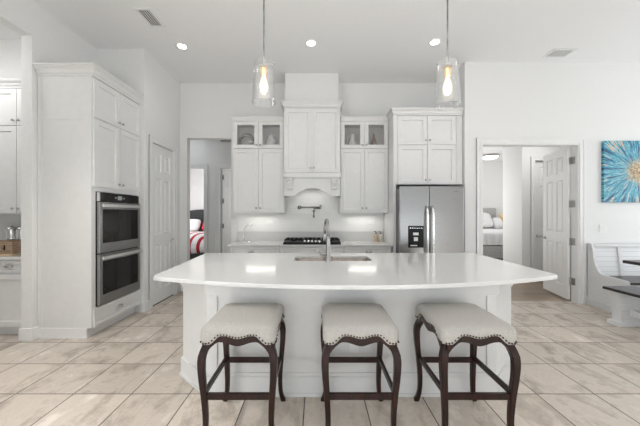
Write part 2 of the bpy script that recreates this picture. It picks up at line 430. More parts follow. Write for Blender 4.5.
struct('wall_right', MB().box(2.30, 2.567, 4.45, 4.57, 0, H).box(2.567, 4.077, 4.45, 4.57, 2.49, H).box(4.077, 7.0, 4.45, 4.57, 0, H), WALL, 'broad white wall with the open doorway and blue painting', 'wall')
struct('wall_nook', MB().box(7.0, 7.12, -4, 1.25, 0, H).box(7.0, 7.12, 1.25, 4.25, 0, .2).box(7.0, 7.12, 1.25, 4.25, 2.9, H).box(7.0, 7.12, 4.25, 4.57, 0, H), WALL, 'white wall at the breakfast nook with wide window', 'wall')
struct('wall_front', MB().box(-3.27, -2.4, -4.12, -4, 0, H).box(-2.4, 5.4, -4.12, -4, 0, .1).box(-2.4, 5.4, -4.12, -4, 3.1, H).box(5.4, 7.12, -4.12, -4, 0, H), WALL, 'white wall behind the viewer with wide window', 'wall')
# butler pantry room on the left
struct('wall_pantry_back', box(-5.6, -3.27, 3.86, 3.98, 0, H), WALL, 'white wall behind the pantry cabinets at far left', 'wall')
struct('wall_pantry_side', box(-5.7, -5.6, 1.0, 3.98, 0, H), WALL, 'white far side wall of the left pantry', 'wall')
struct('wall_pantry_front', box(-5.6, -3.27, 0.9, 1.0, 0, H), WALL, 'white near wall of the left pantry', 'wall')
# hall behind left opening and the two rooms beyond
HZ = 3.25
struct('wall_hall', MB().box(-4.2, -3.37, 6.5, 6.62, 0, HZ).box(-3.37, -2.568, 6.5, 6.62, 2.445, HZ).box(-2.568, -2.227, 6.5, 6.62, 0, HZ).box(-2.227, -1.43, 6.5, 6.62, 2.445, HZ).box(-1.43, -.5, 6.5, 6.62, 0, HZ), WALL, 'shaded grey hallway wall with two doorways', 'wall')
struct('wall_hall_left', box(-4.3, -4.2, 5.283, 6.62, 0, HZ), WALL, 'left end wall of the hallway', 'wall')
struct('wall_hall_right', box(-.5, -.4, 5.283, 9.6, 0, HZ), WALL, 'right end wall of the hallway', 'wall')
struct('ceiling_hall', box(-5.6, -.4, 5.283, 9.6, HZ, HZ+.1), CEIL, 'hallway ceiling behind the left opening', 'ceiling')
struct('wall_guest', box(-5.6, -.5, 9.5, 9.6, 0, HZ), WALL, 'bright white wall behind the dark headboard', 'wall')
struct('wall_guest_side', box(-5.6, -5.5, 6.62, 9.5, 0, HZ), WALL, 'left wall of the guest room', 'wall')
struct('wall_guest_divide', box(-2.44, -2.34, 6.62, 9.5, 0, HZ), WALL, 'wall dividing the two rooms off the hall', 'wall')
# vestibule and bedroom behind the right doorway
BZ = 3.05
struct('wall_vestibule', MB().box(4.22, 4.49, 5.89, 6.49, 0, BZ).box(4.49, 5.25, 5.89, 6.49, 2.50, BZ).box(5.25, 7.2, 5.89, 6.49, 0, BZ).box(4.49, 5.25, 5.99, 6.49, 0, 2.50), WALL, 'white wall corner seen through the right doorway', 'wall')
struct('wall_vestibule_side', box(5.6, 5.7, 4.57, 5.89, 0, BZ), WALL, 'right end wall of the vestibule', 'wall')
struct('wall_bedroom', box(2.42, 7.3, 9.0, 9.12, 0, BZ), WALL, 'bright white bedroom wall behind the grey headboard', 'wall')
struct('wall_bedroom_side', box(7.2, 7.3, 5.89, 9.0, 0, BZ), WALL, 'right side wall of the bedroom', 'wall')
struct('ceiling_bedroom', box(2.42, 7.3, 4.57, 9.12, BZ, BZ+.1), CEIL, 'bedroom ceiling beyond the right doorway', 'ceiling')

# baseboards
BH = .14
def bb(mb, x0, x1, y0, y1):
    mb.box(x0, x1, y0, y1, 0, BH)
struct('baseboard_right', MB().box(2.31, 2.48, 4.434, 4.45, 0, BH).box(4.165, 7.0, 4.434, 4.45, 0, BH), TRIM, 'white baseboard along the wall with the painting', 'baseboard', bevel=.004)
struct('baseboard_left', MB().box(-3.285, -3.134, 3.144, 3.16, 0, BH).box(-3.15, -3.134, 3.16, 3.225, 0, BH).box(-3.286, -3.27, 3.16, 3.24, 0, BH), TRIM, 'white baseboard wrapping the wall end beside the oven cabinet', 'baseboard', bevel=.004)
struct('baseboard_pantry', MB().box(-2.51, -2.457, 4.074, 4.09, 0, BH).box(-2.473, -2.457, 4.09, 4.20, 0, BH).box(-2.473, -2.457, 5.03, 5.163, 0, BH).box(-2.457, -2.347, 5.147, 5.163, 0, BH), TRIM, 'white baseboard at the corner by the narrow six-panel door', 'baseboard', bevel=.004)
struct('baseboard_vestibule', MB().box(4.205, 4.40, 5.874, 5.89, 0, BH).box(4.204, 4.22, 5.89, 6.49, 0, BH), TRIM, 'white baseboard seen through the right doorway', 'baseboard', bevel=.004)
struct('baseboard_hall', MB().box(-2.48, -2.32, 6.484, 6.5, 0, BH), TRIM, 'white baseboard between the hallway doors', 'baseboard', bevel=.004)

def casing(x0, x1, top, w=.088, t=.018, y=0):
    """casing around an opening x0..x1 facing -Y; stepped profile; local coords"""
    mb = MB()
    for (a, b, d) in ((0, w, t*.6), (w*.72, w, t), (0.006, w*.3, t*.8)):
        mb.box(x0-b, x0-a, y-d, y, 0, top+b); mb.box(x1+a, x1+b, y-d, y, 0, top+b); mb.box(x0-a, x1+a, y-d, y, top+a, top+b)
    return mb
struct('trim_1', casing(2.567, 4.077, 2.49, y=4.45), TRIM, 'white casing around the right double doorway', 'door casing')
struct('trim_2', casing(0, .65, 2.48), TRIM, 'white casing around the narrow six-panel door', 'door casing', loc=(-2.473, 4.29, 0), rotz=PI/2)
struct('trim_3', casing(-3.37, -2.568, 2.445, y=6.5), TRIM, 'casing of the hallway doorway showing the striped bed', 'door casing')
struct('trim_4', casing(-2.227, -1.43, 2.445, y=6.5), TRIM, 'casing of the hallway doorway with the open door', 'door casing')
struct('trim_5', casing(4.49, 5.25, 2.50, y=5.89), TRIM, 'casing around the closed door behind the open leaf', 'door casing')
# jamb linings (stop strips) of the right doorway
struct('trim_6', MB().box(4.062, 4.077, 4.45, 4.57, 0, 2.49).box(2.567, 2.582, 4.45, 4.57, 0, 2.49).box(2.582, 4.062, 4.45, 4.57, 2.475, 2.49), TRIM, 'white jamb lining inside the right doorway', 'door jamb')

# doors
def six_panels(w, h):
    s = .11*w/.7; m = .10*w/.7
    a0, a1 = s, w/2-m/2; b0, b1 = w/2+m/2, w-s
    rows = [(.20*h/2.4, .88*h/2.4), (1.04*h/2.4, 1.90*h/2.4), (2.00*h/2.4, 2.28*h/2.4)]
    return [(x0, x1, z0, z1) for (z0, z1) in rows for (x0, x1) in ((a0, a1), (b0, b1))]
def lever(parent, x, y, z, sgn, d=1):
    m = MB().lathe([(.026, 0), (.026, -.008), (.012, -.012), (.010, -.045)], (x, y, z), 16, 'y')
    m.tube([(x, y-.045, z), (x+sgn*.03, y-.048, z), (x+sgn*.11, y-.045, z-.004)], [.009, .009, .007], 8)
    return m.build('lever_handle', NICKEL, parent, 'satin nickel lever handle')
def hinges(parent, x, y, zs, m=NICKEL):
    for z in zs:
        MB().box(x-.02, x+.02, y-.006, y+.002, z-.05, z+.05).lathe([(.008, -.052), (.008, .052)], (x, y-.008, z), 10).build('hinge', m, parent, 'metal hinge')

d1 = thing('door_1', 'narrow closed white six-panel door left of the kitchen opening', 'door', (-2.485, 4.295, 0), PI/2, kind='structure')
MB().slab(.64, 2.455, .035, six_panels(.64, 2.455), .014, .012, True, z=.015).build('door_leaf', TRIM, d1)
lever(d1, .575, 0, .97, -1)
box(0, .64, -.0, .03, .0, .012).build('painted_gap_shadow', GAPSHADE, d1)  # dark strip painted as the shade in the gap under the door

d2 = thing('door_2', 'white panelled door standing open off the hallway', 'door', (-2.185, 6.635, 0), math.radians(86), kind='structure')
MB().slab(.76, 2.42, .035, six_panels(.76, 2.42), .010, .012, True, True, z=.012).build('door_leaf', TRIM, d2)
hinges(d2, .0, -.004, (.35, 1.12, 1.70, 2.25), BLACK)
lever(d2, .69, 0, .97, -1)

d3 = thing('door_3', 'tall white six-panel door leaf swung open in the right doorway', 'door', (4.055, 4.585, 0), math.radians(77.5), kind='structure')
# local x runs from the hinge into the room; the face towards the viewer is local +Y
MB().slab(.70, 2.44, .036, six_panels(.70, 2.44), .013, .012, True, True, z=.03).build('door_leaf', TRIM, d3)
m = MB().lathe([(.026, .036), (.026, .044), (.012, .048), (.010, .08)], (.63, 0, .97), 16, 'y')
m.tube([(.63, .08, .97), (.60, .083, .97), (.52, .08, .966)], [.009, .009, .007], 8)
m.build('lever_handle', NICKEL, d3, 'satin nickel lever handle')
inv = (Matrix.Translation((4.055, 4.585, 0)) @ Matrix.Rotation(math.radians(77.5), 4, 'Z')).inverted()
for z in (.33, .96, 1.56, 2.25):
    m = MB().box(4.054, 4.061, 4.497, 4.566, z-.055, z+.055).lathe([(.008, -.057), (.008, .057)], (4.045, 4.572, z), 10)
    m.v = [tuple(inv @ Vector(v)) for v in m.v]
    m.build('hinge', NICKEL, d3, 'square satin nickel hinge')

d4 = thing('door_4', 'closed white door behind the open leaf of the right doorway', 'door', (4.495, 5.93, 0), kind='structure')
MB().slab(.75, 2.48, .04, six_panels(.75, 2.48), .009, .012, True, z=.012).build('door_leaf', TRIM, d4)
lever(d4, .07, 0, .95, 1)

# windows behind the viewer and at the nook
def window(name, label, x0, x1, z0, z1, n, loc, rotz):
    t = thing(name, label, 'window', loc, rotz, kind='structure')
    m = MB().box(x0, x1, 0, .06, z0, z0+.06).box(x0, x1, 0, .06, z1-.06, z1)
    for i in range(n+1):
        x = x0+(x1-x0)*i/n
        m.box(max(x0, x-.04), min(x1, x+.04), 0, .06, z0+.06, z1-.06)
    m.build('window_frame', TRIM, t)
    for i in range(n):
        a, b = x0+(x1-x0)*i/n, x0+(x1-x0)*(i+1)/n
        box(a+.04, b-.04, .028, .034, z0+.06, z1-.06).build('window_pane', SHADEG, t)
window('window_1', 'wide window behind the viewer', -3.9, 3.9, .1, 3.1, 4, (1.5, -4.02, 0), PI)
window('window_2', 'wide window of the breakfast nook', -1.5, 1.5, .2, 2.9, 2, (7.03, 2.75, 0), -PI/2)
window('window_3', 'wide window on the left beside the viewer', -1.8, 1.8, .2, 2.9, 2, (-3.18, -1.6, 0), PI/2)

# ------------------------------------------------------------------ cabinet helpers (front faces local -Y)
def shaker(parent, x0, x1, z0, z1, y=-.02, t=.02, fr=.062, name='door'):
    w_, h_ = x1-x0, z1-z0
    f = min(fr, h_*.3)
    return MB().slab(w_, h_, t-.001, [(f, w_-f, f, h_-f)], .014, .006, x=x0, y=y, z=z0).build(name, CAB, parent)
def knob(door, x, z, y=-.02):
    MB().lathe([(.006, 0), (.006, -.012), (.014, -.016), (.016, -.024), (.010, -.030), (.0001, -.031)], (x, y, z), 14, 'y').build('knob', NICKEL, door, 'round satin nickel knob')
def cup_pull(dr, x, z, y=-.02, w_=.10):
    m = MB(); n = 12
    vs = []; fs = []
    # half dome cup, open underneath
    for i in range(7):
        a = PI/2*i/6
        for k in range(n+1):
            b = PI*k/n
            vs.append((x+w_/2*math.cos(b)*math.cos(a*.0+0)*math.sqrt(max(0, 1-(i/6)**2*.55)), y-.028*math.sin(a)*math.sin(b)**.5, z-.012+.036*math.sin(b)*math.cos(a)))
    for i in range(6):
        for k in range(n): fs.append((i*(n+1)+k, i*(n+1)+k+1, (i+1)*(n+1)+k+1, (i+1)*(n+1)+k))
    m.add(vs, fs, True)
    m.box(x-w_/2-.004, x+w_/2+.004, y-.003, y, z-.016, z-.010)
    o = m.build('cup_pull', NICKEL, dr, 'satin nickel cup pull')
    sd = o.modifiers.new('solid', 'SOLIDIFY'); sd.thickness = .003
    return o

# ------------------------------------------------------------------ oven tower
tw = thing('oven_cabinet', 'tall white cabinet housing the double oven at left', 'cabinet', (-2.54, 3.23, 0), PI/2)
MB().box(0, .858, 0, .605, .11, .33).box(0, .858, 0, .605, 1.66, 2.965).box(0, .05, 0, .605, .33, 1.66).box(.812, .858, 0, .605, .33, 1.66).box(.05, .812, .56, .605, .33, 1.66).build('carcass', CAB, tw)
MB().box(.02, .858, .06, .60, 0, .11).build('toe_kick', CAB, tw)
MB().box(-.014, 0, .05, .60, 0, .115).build('plinth', TRIM, tw)
MB().box(-.012, 0, .0, .05, .115, 2.96).box(-.012, 0, .555, .605, .115, 2.96).box(-.012, 0, .05, .555, 2.46, 2.49).box(-.008, 0, .05, .555, .115, 2.46).box(-.008, 0, .05, .555, 2.49, 2.96).build('side_panel', CAB, tw)
MB().crown(-.012, .858, -.02, .605, 2.955, 3.075, .055, True, False).build('crown', CAB, tw)
for z0, z1 in ((2.500, 2.940), (1.715, 2.490)):
    a = shaker(tw, .012, .425, z0, z1); knob(a, .395, z0+.055)
    b = shaker(tw, .431, .846, z0, z1); knob(b, .462, z0+.055)
dr = shaker(tw, .012, .846, .115, .325, fr=.035, name='drawer'); cup_pull(dr, .43, .225)

ov = thing('wall_oven', 'stainless double wall oven with dark glass doors', 'oven', (-2.54, 3.23, 0), PI/2)
MB().box(.052, .810, -.012, .54, .335, 1.655).build('body', BLACK, ov)
MB().box(.062, .800, -.03, -.013, 1.548, 1.645).build('control_panel', OVENG, ov)
MB().box(.37, .45, -.032, -.0305, 1.575, 1.625).build('display', mat('oven_display', (.35, .38, .40), .3), ov, 'pale grey display window')
for x in (.335, .485): MB().lathe([(.012, 0), (.012, -.004)], (x, -.03, 1.60), 12, 'y').build('button', STEEL, ov)
MB().box(.052, .076, -.034, -.013, 1.548, 1.65).build('edge_strip', STEELH, ov)
for z0, z1 in ((.945, 1.540), (.345, .932)):
    d = MB().box(.056, .120, -.042, -.013, z0, z1).box(.742, .806, -.042, -.013, z0, z1).box(.120, .742, -.042, -.013, z0, z0+.115).box(.120, .742, -.042, -.013, z1-.085, z1).build('oven_door', STEEL, ov, bevel=.002)
    MB().box(.105, .757, -.0435, -.030, z0+.113, z1-.083).build('door_glass', OVENG, d, 'dark reflective oven window')
    MB().box(.06, .80, -.085, -.068, z1-.062, z1-.022).box(.075, .10, -.068, -.042, z1-.052, z1-.032).box(.76, .785, -.068, -.042, z1-.052, z1-.032).build('handle', STEELH, d, 'bright flat bar handle', bevel=.004)

# ------------------------------------------------------------------ pantry run at far left
pc = thing('pantry_wall_cabinet', 'white double-stacked wall cabinet at the far left edge', 'cabinet', (-4.54, 3.54, 0))
box(0, 1.268, 0, .32, 1.40, 2.96).build('carcass', CAB, pc)
MB().crown(0, 1.268, -.02, .32, 2.95, 3.045, .05, False, False).build('crown', CAB, pc)
for i in range(3):
    for z0, z1 in ((2.495, 2.945), (1.405, 2.485)):
        a = shaker(pc, .42*i+.004, .42*i+.417, z0, z1)
        knob(a, .42*i+(.035 if i % 2 == 0 else .385), z0+.06)
pb = thing('pantry_base_cabinet', 'white base cabinet with one cup-pull drawer at far left', 'cabinet', (-3.735, 3.27, 0))
box(0, .463, 0, .588, .10, .884).build('carcass', CAB, pb)
box(0, .463, .06, .588, 0, .10).build('toe_kick', CAB, pb)
a = shaker(pb, .006, .455, .735, .872, fr=.03, name='drawer'); cup_pull(a, .23, .805)
a = shaker(pb, .006, .455, .115, .715)
pb2 = thing('pantry_base_cabinet', 'white base cabinet left of the cup-pull drawer unit, mostly cut off', 'cabinet', (-4.54, 3.27, 0))
box(0, .80, 0, .588, .10, .884).build('carcass', CAB, pb2)
box(0, .80, .06, .588, 0, .10).build('toe_kick', CAB, pb2)
shaker(pb2, .006, .794, .735, .872, fr=.03, name='drawer'); shaker(pb2, .006, .398, .115, .715); shaker(pb2, .402, .794, .115, .715)
tag(box(-4.55, -3.272, 3.225, 3.858, .884, .914).build('pantry_countertop', QUARTZ, bevel=.003), 'white counter slab under the wooden crate at far left', 'countertop')
tag(box(-4.05, -3.535, 3.30, 3.58, .9145, .936).build('cutting_board', BOARD, bevel=.003), 'pale maple cutting board under the wooden crate', 'cutting board')
cr = thing('wooden_crate', 'rustic brown wooden crate on the pantry counter', 'crate', (-4.02, 3.32, .9365))
MB().box(0, .48, 0, .015, 0, .14).box(0, .48, .205, .22, 0, .14).box(0, .015, .015, .205, 0, .14).box(.465, .48, .015, .205, 0, .14).box(.015, .465, .015, .205, 0, .012).build('body', CRATE, cr, bevel=.002)
MB().box(.385, .40, -.004, 0, .045, .10).tube([(.38, -.006, .06), (.38, -.02, .06), (.405, -.02, .06), (.405, -.006, .06)], .003, 6).build('latch', BLACK, cr, 'small black metal latch')
for i, (x, lab) in enumerate(((-3.908, 'tall chrome canister behind the crate, the fully visible one'), (-3.775, 'chrome canister behind the crate, half hidden by the wall end'))):
    t = thing('canister', lab, 'canister', (x, 3.66, .9145), group='chrome canisters behind the crate')
    MB().lathe([(.052, 0), (.056, .006), (.056, .29), (.053, .295)], (0, 0, 0), 28).build('body', CHROME, t)
    MB().lathe([(.057, .296), (.057, .318), (.045, .326), (.012, .328), (.010, .335), (.016, .345), (.0001, .35)], (0, 0, 0), 28).build('lid', CHROME, t)

# ------------------------------------------------------------------ kitchen back run
def upper(name, label, x, w_, fl):
    t = thing(name, label, 'cabinet', (x, 4.84, 0))
    m = box(0, w_, 0, .32, 1.417, 2.505)
    m.box(0, .02, 0, .32, 2.505, 2.97).box(w_-.02, w_, 0, .32, 2.505, 2.97).box(.02, w_-.02, .305, .32, 2.505, 2.955).box(.02, w_-.02, 0, .32, 2.955, 2.97).box(w_/2-.01, w_/2+.01, 0, .02, 2.505, 2.955)
    m.build('carcass', CAB, t)
    MB().crown(0, w_, -.02, .32, 2.965, 3.04, .035, fl, False).build('crown', CAB, t)
    h = w_/2
    for k, (a, b) in enumerate(((.004, h-.003), (h+.003, w_-.004))):
        d = shaker(t, a, b, 1.422, 2.495, fr=.058)
        knob(d, (b-.03) if k == 0 else (a+.03), 1.50)
        z0, z1 = 2.507, 2.962
        g = MB().box(a, a+.066, -.02, -.001, z0, z1).box(b-.066, b, -.02, -.001, z0, z1).box(a+.066, b-.066, -.02, -.001, z0, z0+.062).box(a+.066, b-.066, -.02, -.001, z1-.058, z1).build('glass_door', CAB, t, 'glazed upper door', bevel=.002)
        box(a+.062, b-.062, -.012, -.009, z0+.058, z1-.054).build('pane', PANE, g, 'clear glass pane')
        knob(g, (b-.03) if k == 0 else (a+.03), 2.56)
    box(.1, w_-.1, .05, .10, 1.405, 1.417).build('light_bar', PLASTIC, t, 'slim white under-cabinet light')
    area('under_cabinet_light', (w_/2, .16, 1.40), (math.radians(-12), 0, 0), w_*.6, .12, 1.0, (1, .96, .90), t)
    return t
upper('wall_cabinet', 'white wall cabinet with glass top doors left of the hood', -1.416, .858, True)
upper('wall_cabinet', 'white wall cabinet with glass top doors between hood and fridge', .395, .805, False)

# ornaments behind the glass doors
SH = 2.506
o = MB()
o.tube([(-1.225+.12*math.cos(a), 4.98, SH+.15+.12*math.sin(a)) for a in [2*PI*k/28 for k in range(29)]], .028, 10)
o.tube([(-1.145+.045*math.cos(a), 4.945, SH+.05+.045*math.sin(a)) for a in [2*PI*k/20 for k in range(21)]], .018, 8)
o.box(-1.30, -1.10, 4.93, 5.02, SH, SH+.012)
tag(o.build('ring_sculpture', PEWTER), 'dark grey looped ring ornament behind the leftmost glass door', 'ornament')
tag(MB().lathe([(.05, 0), (.06, .01), (.085, .06), (.098, .12), (.09, .165), (.055, .20), (.05, .22), (.06, .24), (.025, .262), (.015, .28), (.0001, .285)], (-.795, 4.98, SH), 24).build('ginger_jar', CERAMIC), 'small white lidded jar behind glass left of the hood', 'jar')
t = thing('ceramic_pitcher', 'tall white pitcher behind glass right of the hood', 'pitcher', (.62, 4.98, SH))
MB().lathe([(.05, 0), (.058, .01), (.068, .07), (.062, .14), (.042, .20), (.045, .25), (.055, .27)], (0, 0, 0), 24).build('body', CERAMIC, t)
MB().tube([(-.045, 0, .235), (-.09, 0, .225), (-.10, 0, .17), (-.065, 0, .11)], .009, 8).build('handle', CERAMIC, t)
t = MB()
for k in range(26):
    a = k*2.4; q = k/26; r = .10*(1-q)
    t.tube([(.99+r*.3*math.cos(a), 4.98+r*.25*math.sin(a), SH+.005+.25*q), (.99+r*1.0*math.cos(a), 4.98+r*.45*math.sin(a), SH+.03+.24*q)], [.024, .005], 6)
t.lathe([(.085, 0), (.065, .07), (.035, .17), (.006, .31)], (.99, 4.98, SH), 10)
tag(t.build('tree_figurine', BRONZE), 'brown spiky tree-shaped ornament behind the glass door beside the fridge cabinet', 'ornament')

# hood
hd = thing('range_hood', 'white panelled hood cover with arched valance above the stove', 'range hood', (-.548, 4.74, 0))
HW = .933
MB().box(0, HW, 0, .423, 2.07, 3.17).box(0, .04, .03, .423, 1.70, 2.07).box(HW-.04, HW, .03, .423, 1.70, 2.07).box(.04, HW-.04, .10, .423, 1.84, 2.07).build('body', CAB, hd)
MB().crown(0, HW, -.02, .423, 3.155, 3.262, .055).build('crown', CAB, hd)
box(.011, HW-.023, .06, .423, 3.262, H-.001).build('chimney_cover', WALL, hd)
a = shaker(hd, .006, HW/2-.003, 2.085, 3.148, fr=.065); knob(a, HW/2-.03, 2.16)
b = shaker(hd, HW/2+.003, HW-.006, 2.085, 3.148, fr=.065); knob(b, HW/2+.03, 2.16)
MB().box(-.006, HW+.006, -.03, .02, 2.005, 2.075).box(-.002, HW+.002, -.018, .02, 1.99, 2.005).build('ledge_moulding', CAB, hd, bevel=.004)
poly = [(0, 2.0), (0, 1.70), (.185, 1.70)]
for k in range(19):
    q = k/18; poly.append((.185+(HW-.37)*q, 1.712+.118*math.sin(PI*q)**.8))
poly += [(HW-.185, 1.70), (HW, 1.70), (HW, 2.0)]
MB().prism(poly, 'y', .004, .03).build('arched_valance', CAB, hd)
area('hood_fill', (HW/2, .22, 1.83), (0, 0, 0), .5, .15, .8, (1, .97, .93), hd)  # added fill brightening the tile; the hood has no lamp part
for x in (.062, HW-.062-.085):
    prof = [(.003, 1.99), (-.06, 1.99), (-.062, 1.965), (-.048, 1.945), (-.044, 1.915), (-.03, 1.885), (-.026, 1.86), (-.036, 1.845), (-.036, 1.82), (-.022, 1.805), (-.008, 1.805), (.003, 1.815)]
    m = MB().prism(prof, 'x', x, x+.085)
    for i in range(3): m.box(x+.012+i*.025, x+.023+i*.025, -.052, -.02, 1.87, 1.94)
    m.box(x-.008, x+.093, -.064, .003, 1.975, 1.99)
    m.build('corbel', CAB, hd, bevel=.002)

# fridge surround
fc = thing('fridge_cabinet', 'white two-tier cabinet above the fridge', 'cabinet', (1.204, 4.52, 0))
MB().box(.04, 1.085, 0, .64, 1.865, 2.965).build('carcass', CAB, fc)
box(0, .04, -.02, .627, 0, 2.965).build('side_panel', CAB, fc)
MB().crown(0, 1.085, -.02, .255, 2.955, 3.06, .05, True, False).box(0, 1.085, .256, .64, 2.966, 3.04).build('crown', CAB, fc)
for z0, z1 in ((2.492, 2.945), (1.872, 2.482)):
    a = shaker(fc, .068, .530, z0, z1); knob(a, .50, z0+.065)
    b = shaker(fc, .536, .985, z0, z1); knob(b, .566, z0+.065)
for a, b in ((.992, 1.085), (.041, .064)): box(a, b, -.016, 0, 1.872, 2.945).build('filler_strip', CAB, fc)

fr = thing('refrigerator', 'stainless side-by-side refrigerator with black dispenser', 'refrigerator', (1.236, 4.25, 0))
box(.012, .938, .075, .84, .02, 1.79).build('body', noisy(mat('fridge_side', (.16, .16, .165), .45, .3), 20, (.14, .14, .145), (.18, .18, .185)), fr)
box(.02, .93, .06, .12, 0, .07).build('toe_grille', BLACK, fr)
a = MB().box(0, .425, 0, .07, .075, 1.812).build('door', STEEL, fr, 'left freezer door with dispenser', bevel=.006)
b = MB().box(.437, .95, 0, .07, .075, 1.812).build('door', STEEL, fr, 'right fridge door', bevel=.006)
for d, x in ((a, .388), (b, .470)):
    MB().tube([(x, -.002, .60), (x, -.045, .64), (x, -.055, .75), (x, -.058, 1.05), (x, -.055, 1.35), (x, -.045, 1.47), (x, -.002, 1.51)], [.017]*7, 12).build('handle', STEELH, d, 'bright curved bar handle')
MB().box(.118, .348, -.006, 0, .90, 1.225).build('dispenser', BLACK, a, 'black water and ice dispenser')
box(.19, .27, -.010, -.006, 1.085, 1.125).build('dispenser_display', PLASTIC, a, 'light grey dispenser display')
box(.20, .255, -.024, -.006, 1.0, 1.055).build('dispenser_paddle', PLASTIC, a, 'light grey dispenser paddle')
box(.15, .25, -.014, -.006, .925, .94).build('drip_tray', PLASTIC, a, 'light grey drip tray')
m = MB()
for i in range(6): m.box(.14+i*.034, .158+i*.034, -.008, -.006, 1.185, 1.195)
m.build('dispenser_buttons', STEELH, a, 'row of small dispenser buttons')
box(.80, .875, -.002, 0, 1.725, 1.738).build('badge', PEWTER, b, 'small dark badge')

# base cabinets + counter
def base(label, x, w_, y, pull):
    t = thing('base_cabinet', label, 'cabinet', (x, y, 0), group=None)
    box(0, w_, 0, 5.16-y, .10, .884).build('carcass', CAB, t)
    box(0, w_, .06, 5.16-y, 0, .10).build('toe_kick', CAB, t)
    d = shaker(t, .006, w_-.006, .715, .872, fr=.032, name='drawer')
    if pull: cup_pull(d, w_/2-.05 if x < 0 else w_/2+.02, .80)
    shaker(t, .006, w_/2-.002, .115, .70); shaker(t, w_/2+.002, w_-.006, .115, .70)
    return t
base('white base cabinet with cup-pull drawer left of the stove', -1.39, .80, 4.56, True)
base('white base cabinet stepped forward under the cooktop', -.585, 1.005, 4.53, False)
base('white base cabinet with cup-pull drawer between stove and fridge', .425, .76, 4.56, True)
tag(MB().prism([(-1.415, 4.525), (-.60, 4.525), (-.585, 4.495), (.425, 4.495), (.44, 4.525), (1.20, 4.525), (1.20, 5.135), (-1.415, 5.135)], 'z', .884, .914).build('kitchen_countertop', QUARTZ, bevel=.003), 'white counter slab along the back wall under the cooktop', 'countertop')
tag(box(-1.415, 1.20, 5.135, 5.148, .884, 1.085).build('stone_backsplash', STONE, bevel=.002), 'low pale grey stone upstand along the back counter', 'backsplash')
tag(MB().box(-1.42, 1.20, 5.150, 5.162, 1.086, 1.415).box(-.54, .38, 5.150, 5.162, 1.416, 1.69).build('tile_backsplash', SUBWAY), 'white tile field behind the stove below the hood', 'backsplash')

ck = thing('gas_cooktop', 'black gas cooktop with cast grates below the hood', 'cooktop', (-.545, 4.56, .9145))
MB().prism([(0, 0), (.93, 0), (.92, .035), (.01, .035)], 'y', 0, .50).build('tray', BLACK, ck, bevel=.003)
for gx in (.02, .325, .63):
    m = MB()
    gw = .28
    for k in range(5): m.box(gx+k*gw/4-.006, gx+k*gw/4+.006, .10, .48, .058, .075)
    for yy in (.10, .29, .474): m.box(gx-.006, gx+gw+.006, yy, yy+.012, .056, .072)
    for xx in (gx, gx+gw):
        for yy in (.106, .474): m.box(xx-.008, xx+.008, yy-.002, yy+.012, .035, .058)
    m.build('grate', BLACK, ck, bevel=.002)
    m = MB()
    for yy in (.19, .39): m.lathe([(.045, .035), (.042, .048), (.02, .052)], (gx+gw/2, yy, 0), 20)
    m.build('burner', BLACK, ck)
for k in range(5):
    MB().lathe([(.019, .035), (.019, .050), (.017, .064), (.0001, .065)], (.345+.06*k, .05, 0), 16).build('control_knob', CHROME, ck, 'silver control knob')

pf = thing('pot_filler', 'folded nickel pot filler tap on the wall over the cooktop', 'tap', (-.315, 5.15, 1.52))
MB().lathe([(.034, 0), (.034, -.008), (.016, -.014), (.014, -.06)], (0, 0, 0), 20, 'y').build('wall_flange', DARKNICKEL, pf)
MB().tube([(0, -.055, 0), (.01, -.06, .0), (.375, -.10, 0)], 0.014, 10).lathe([(.017, -.03), (.017, .04)], (.375, -.10, 0), 14).lathe([(.017, -.03), (.017, .03)], (0, -.058, 0), 14).build('arm', DARKNICKEL, pf)
MB().tube([(.375, -.10, -.022), (.27, -.145, -.022), (.262, -.147, -.03), (.26, -.147, -.06), (.26, -.147, -.15)], [.010, .010, .011, .013, .011], 10).lathe([(.022, -.085), (.022, -.055)], (.26, -.147, 0), 14).lathe([(.016, -.185), (.018, -.15), (.012, -.14)], (.26, -.147, 0), 14).build('spout', DARKNICKEL, pf)
MB().tube([(.26, -.16, -.07), (.26, -.19, -.07), (.215, -.19, -.072)], .006, 8).build('valve_handle', DARKNICKEL, pf)

# small counter things
hk = thing('banana_hanger', 'thin curved chrome stand on the counter left of the stove', 'stand', (-1.24, 5.0, .9145))
MB().lathe([(.075, 0), (.075, .008), (.06, .014), (.0001, .015)], (.02, 0, 0), 24).build('base', CHROME, hk)
MB().tube([(-.04, 0, .012)]+[(.07-.115*math.cos(a), 0, .13+.175*math.sin(a)) for a in [-.55+k*(2.1/14) for k in range(15)]]+[(.10, 0, .295), (.105, 0, .275)], .007, 8).build('arm', CHROME, hk)
for x, lab, m1, h_ in ((1.035, 'tan soap bottle on the back counter, the one nearer the stove', AMBER, .13), (1.115, 'cream soap bottle on the back counter, the one nearer the fridge', CREAM, .125)):
    t = thing('soap_bottle', lab, 'bottle', (x, 5.02, .9145), group='soap bottles on the back counter')
    MB().lathe([(.030, 0), (.034, .005), (.034, h_-.02), (.026, h_-.004), (.014, h_), (.014, h_+.012)], (0, 0, 0), 20).build('body', m1, t)
    MB().lathe([(.016, h_+.013), (.016, h_+.028), (.005, h_+.03), (.005, h_+.05)], (0, 0, 0), 14).tube([(0, 0, h_+.05), (-.03, 0, h_+.052), (-.04, 0, h_+.044)], .005, 8).build('pump', BLACK, t, 'dark pump top')
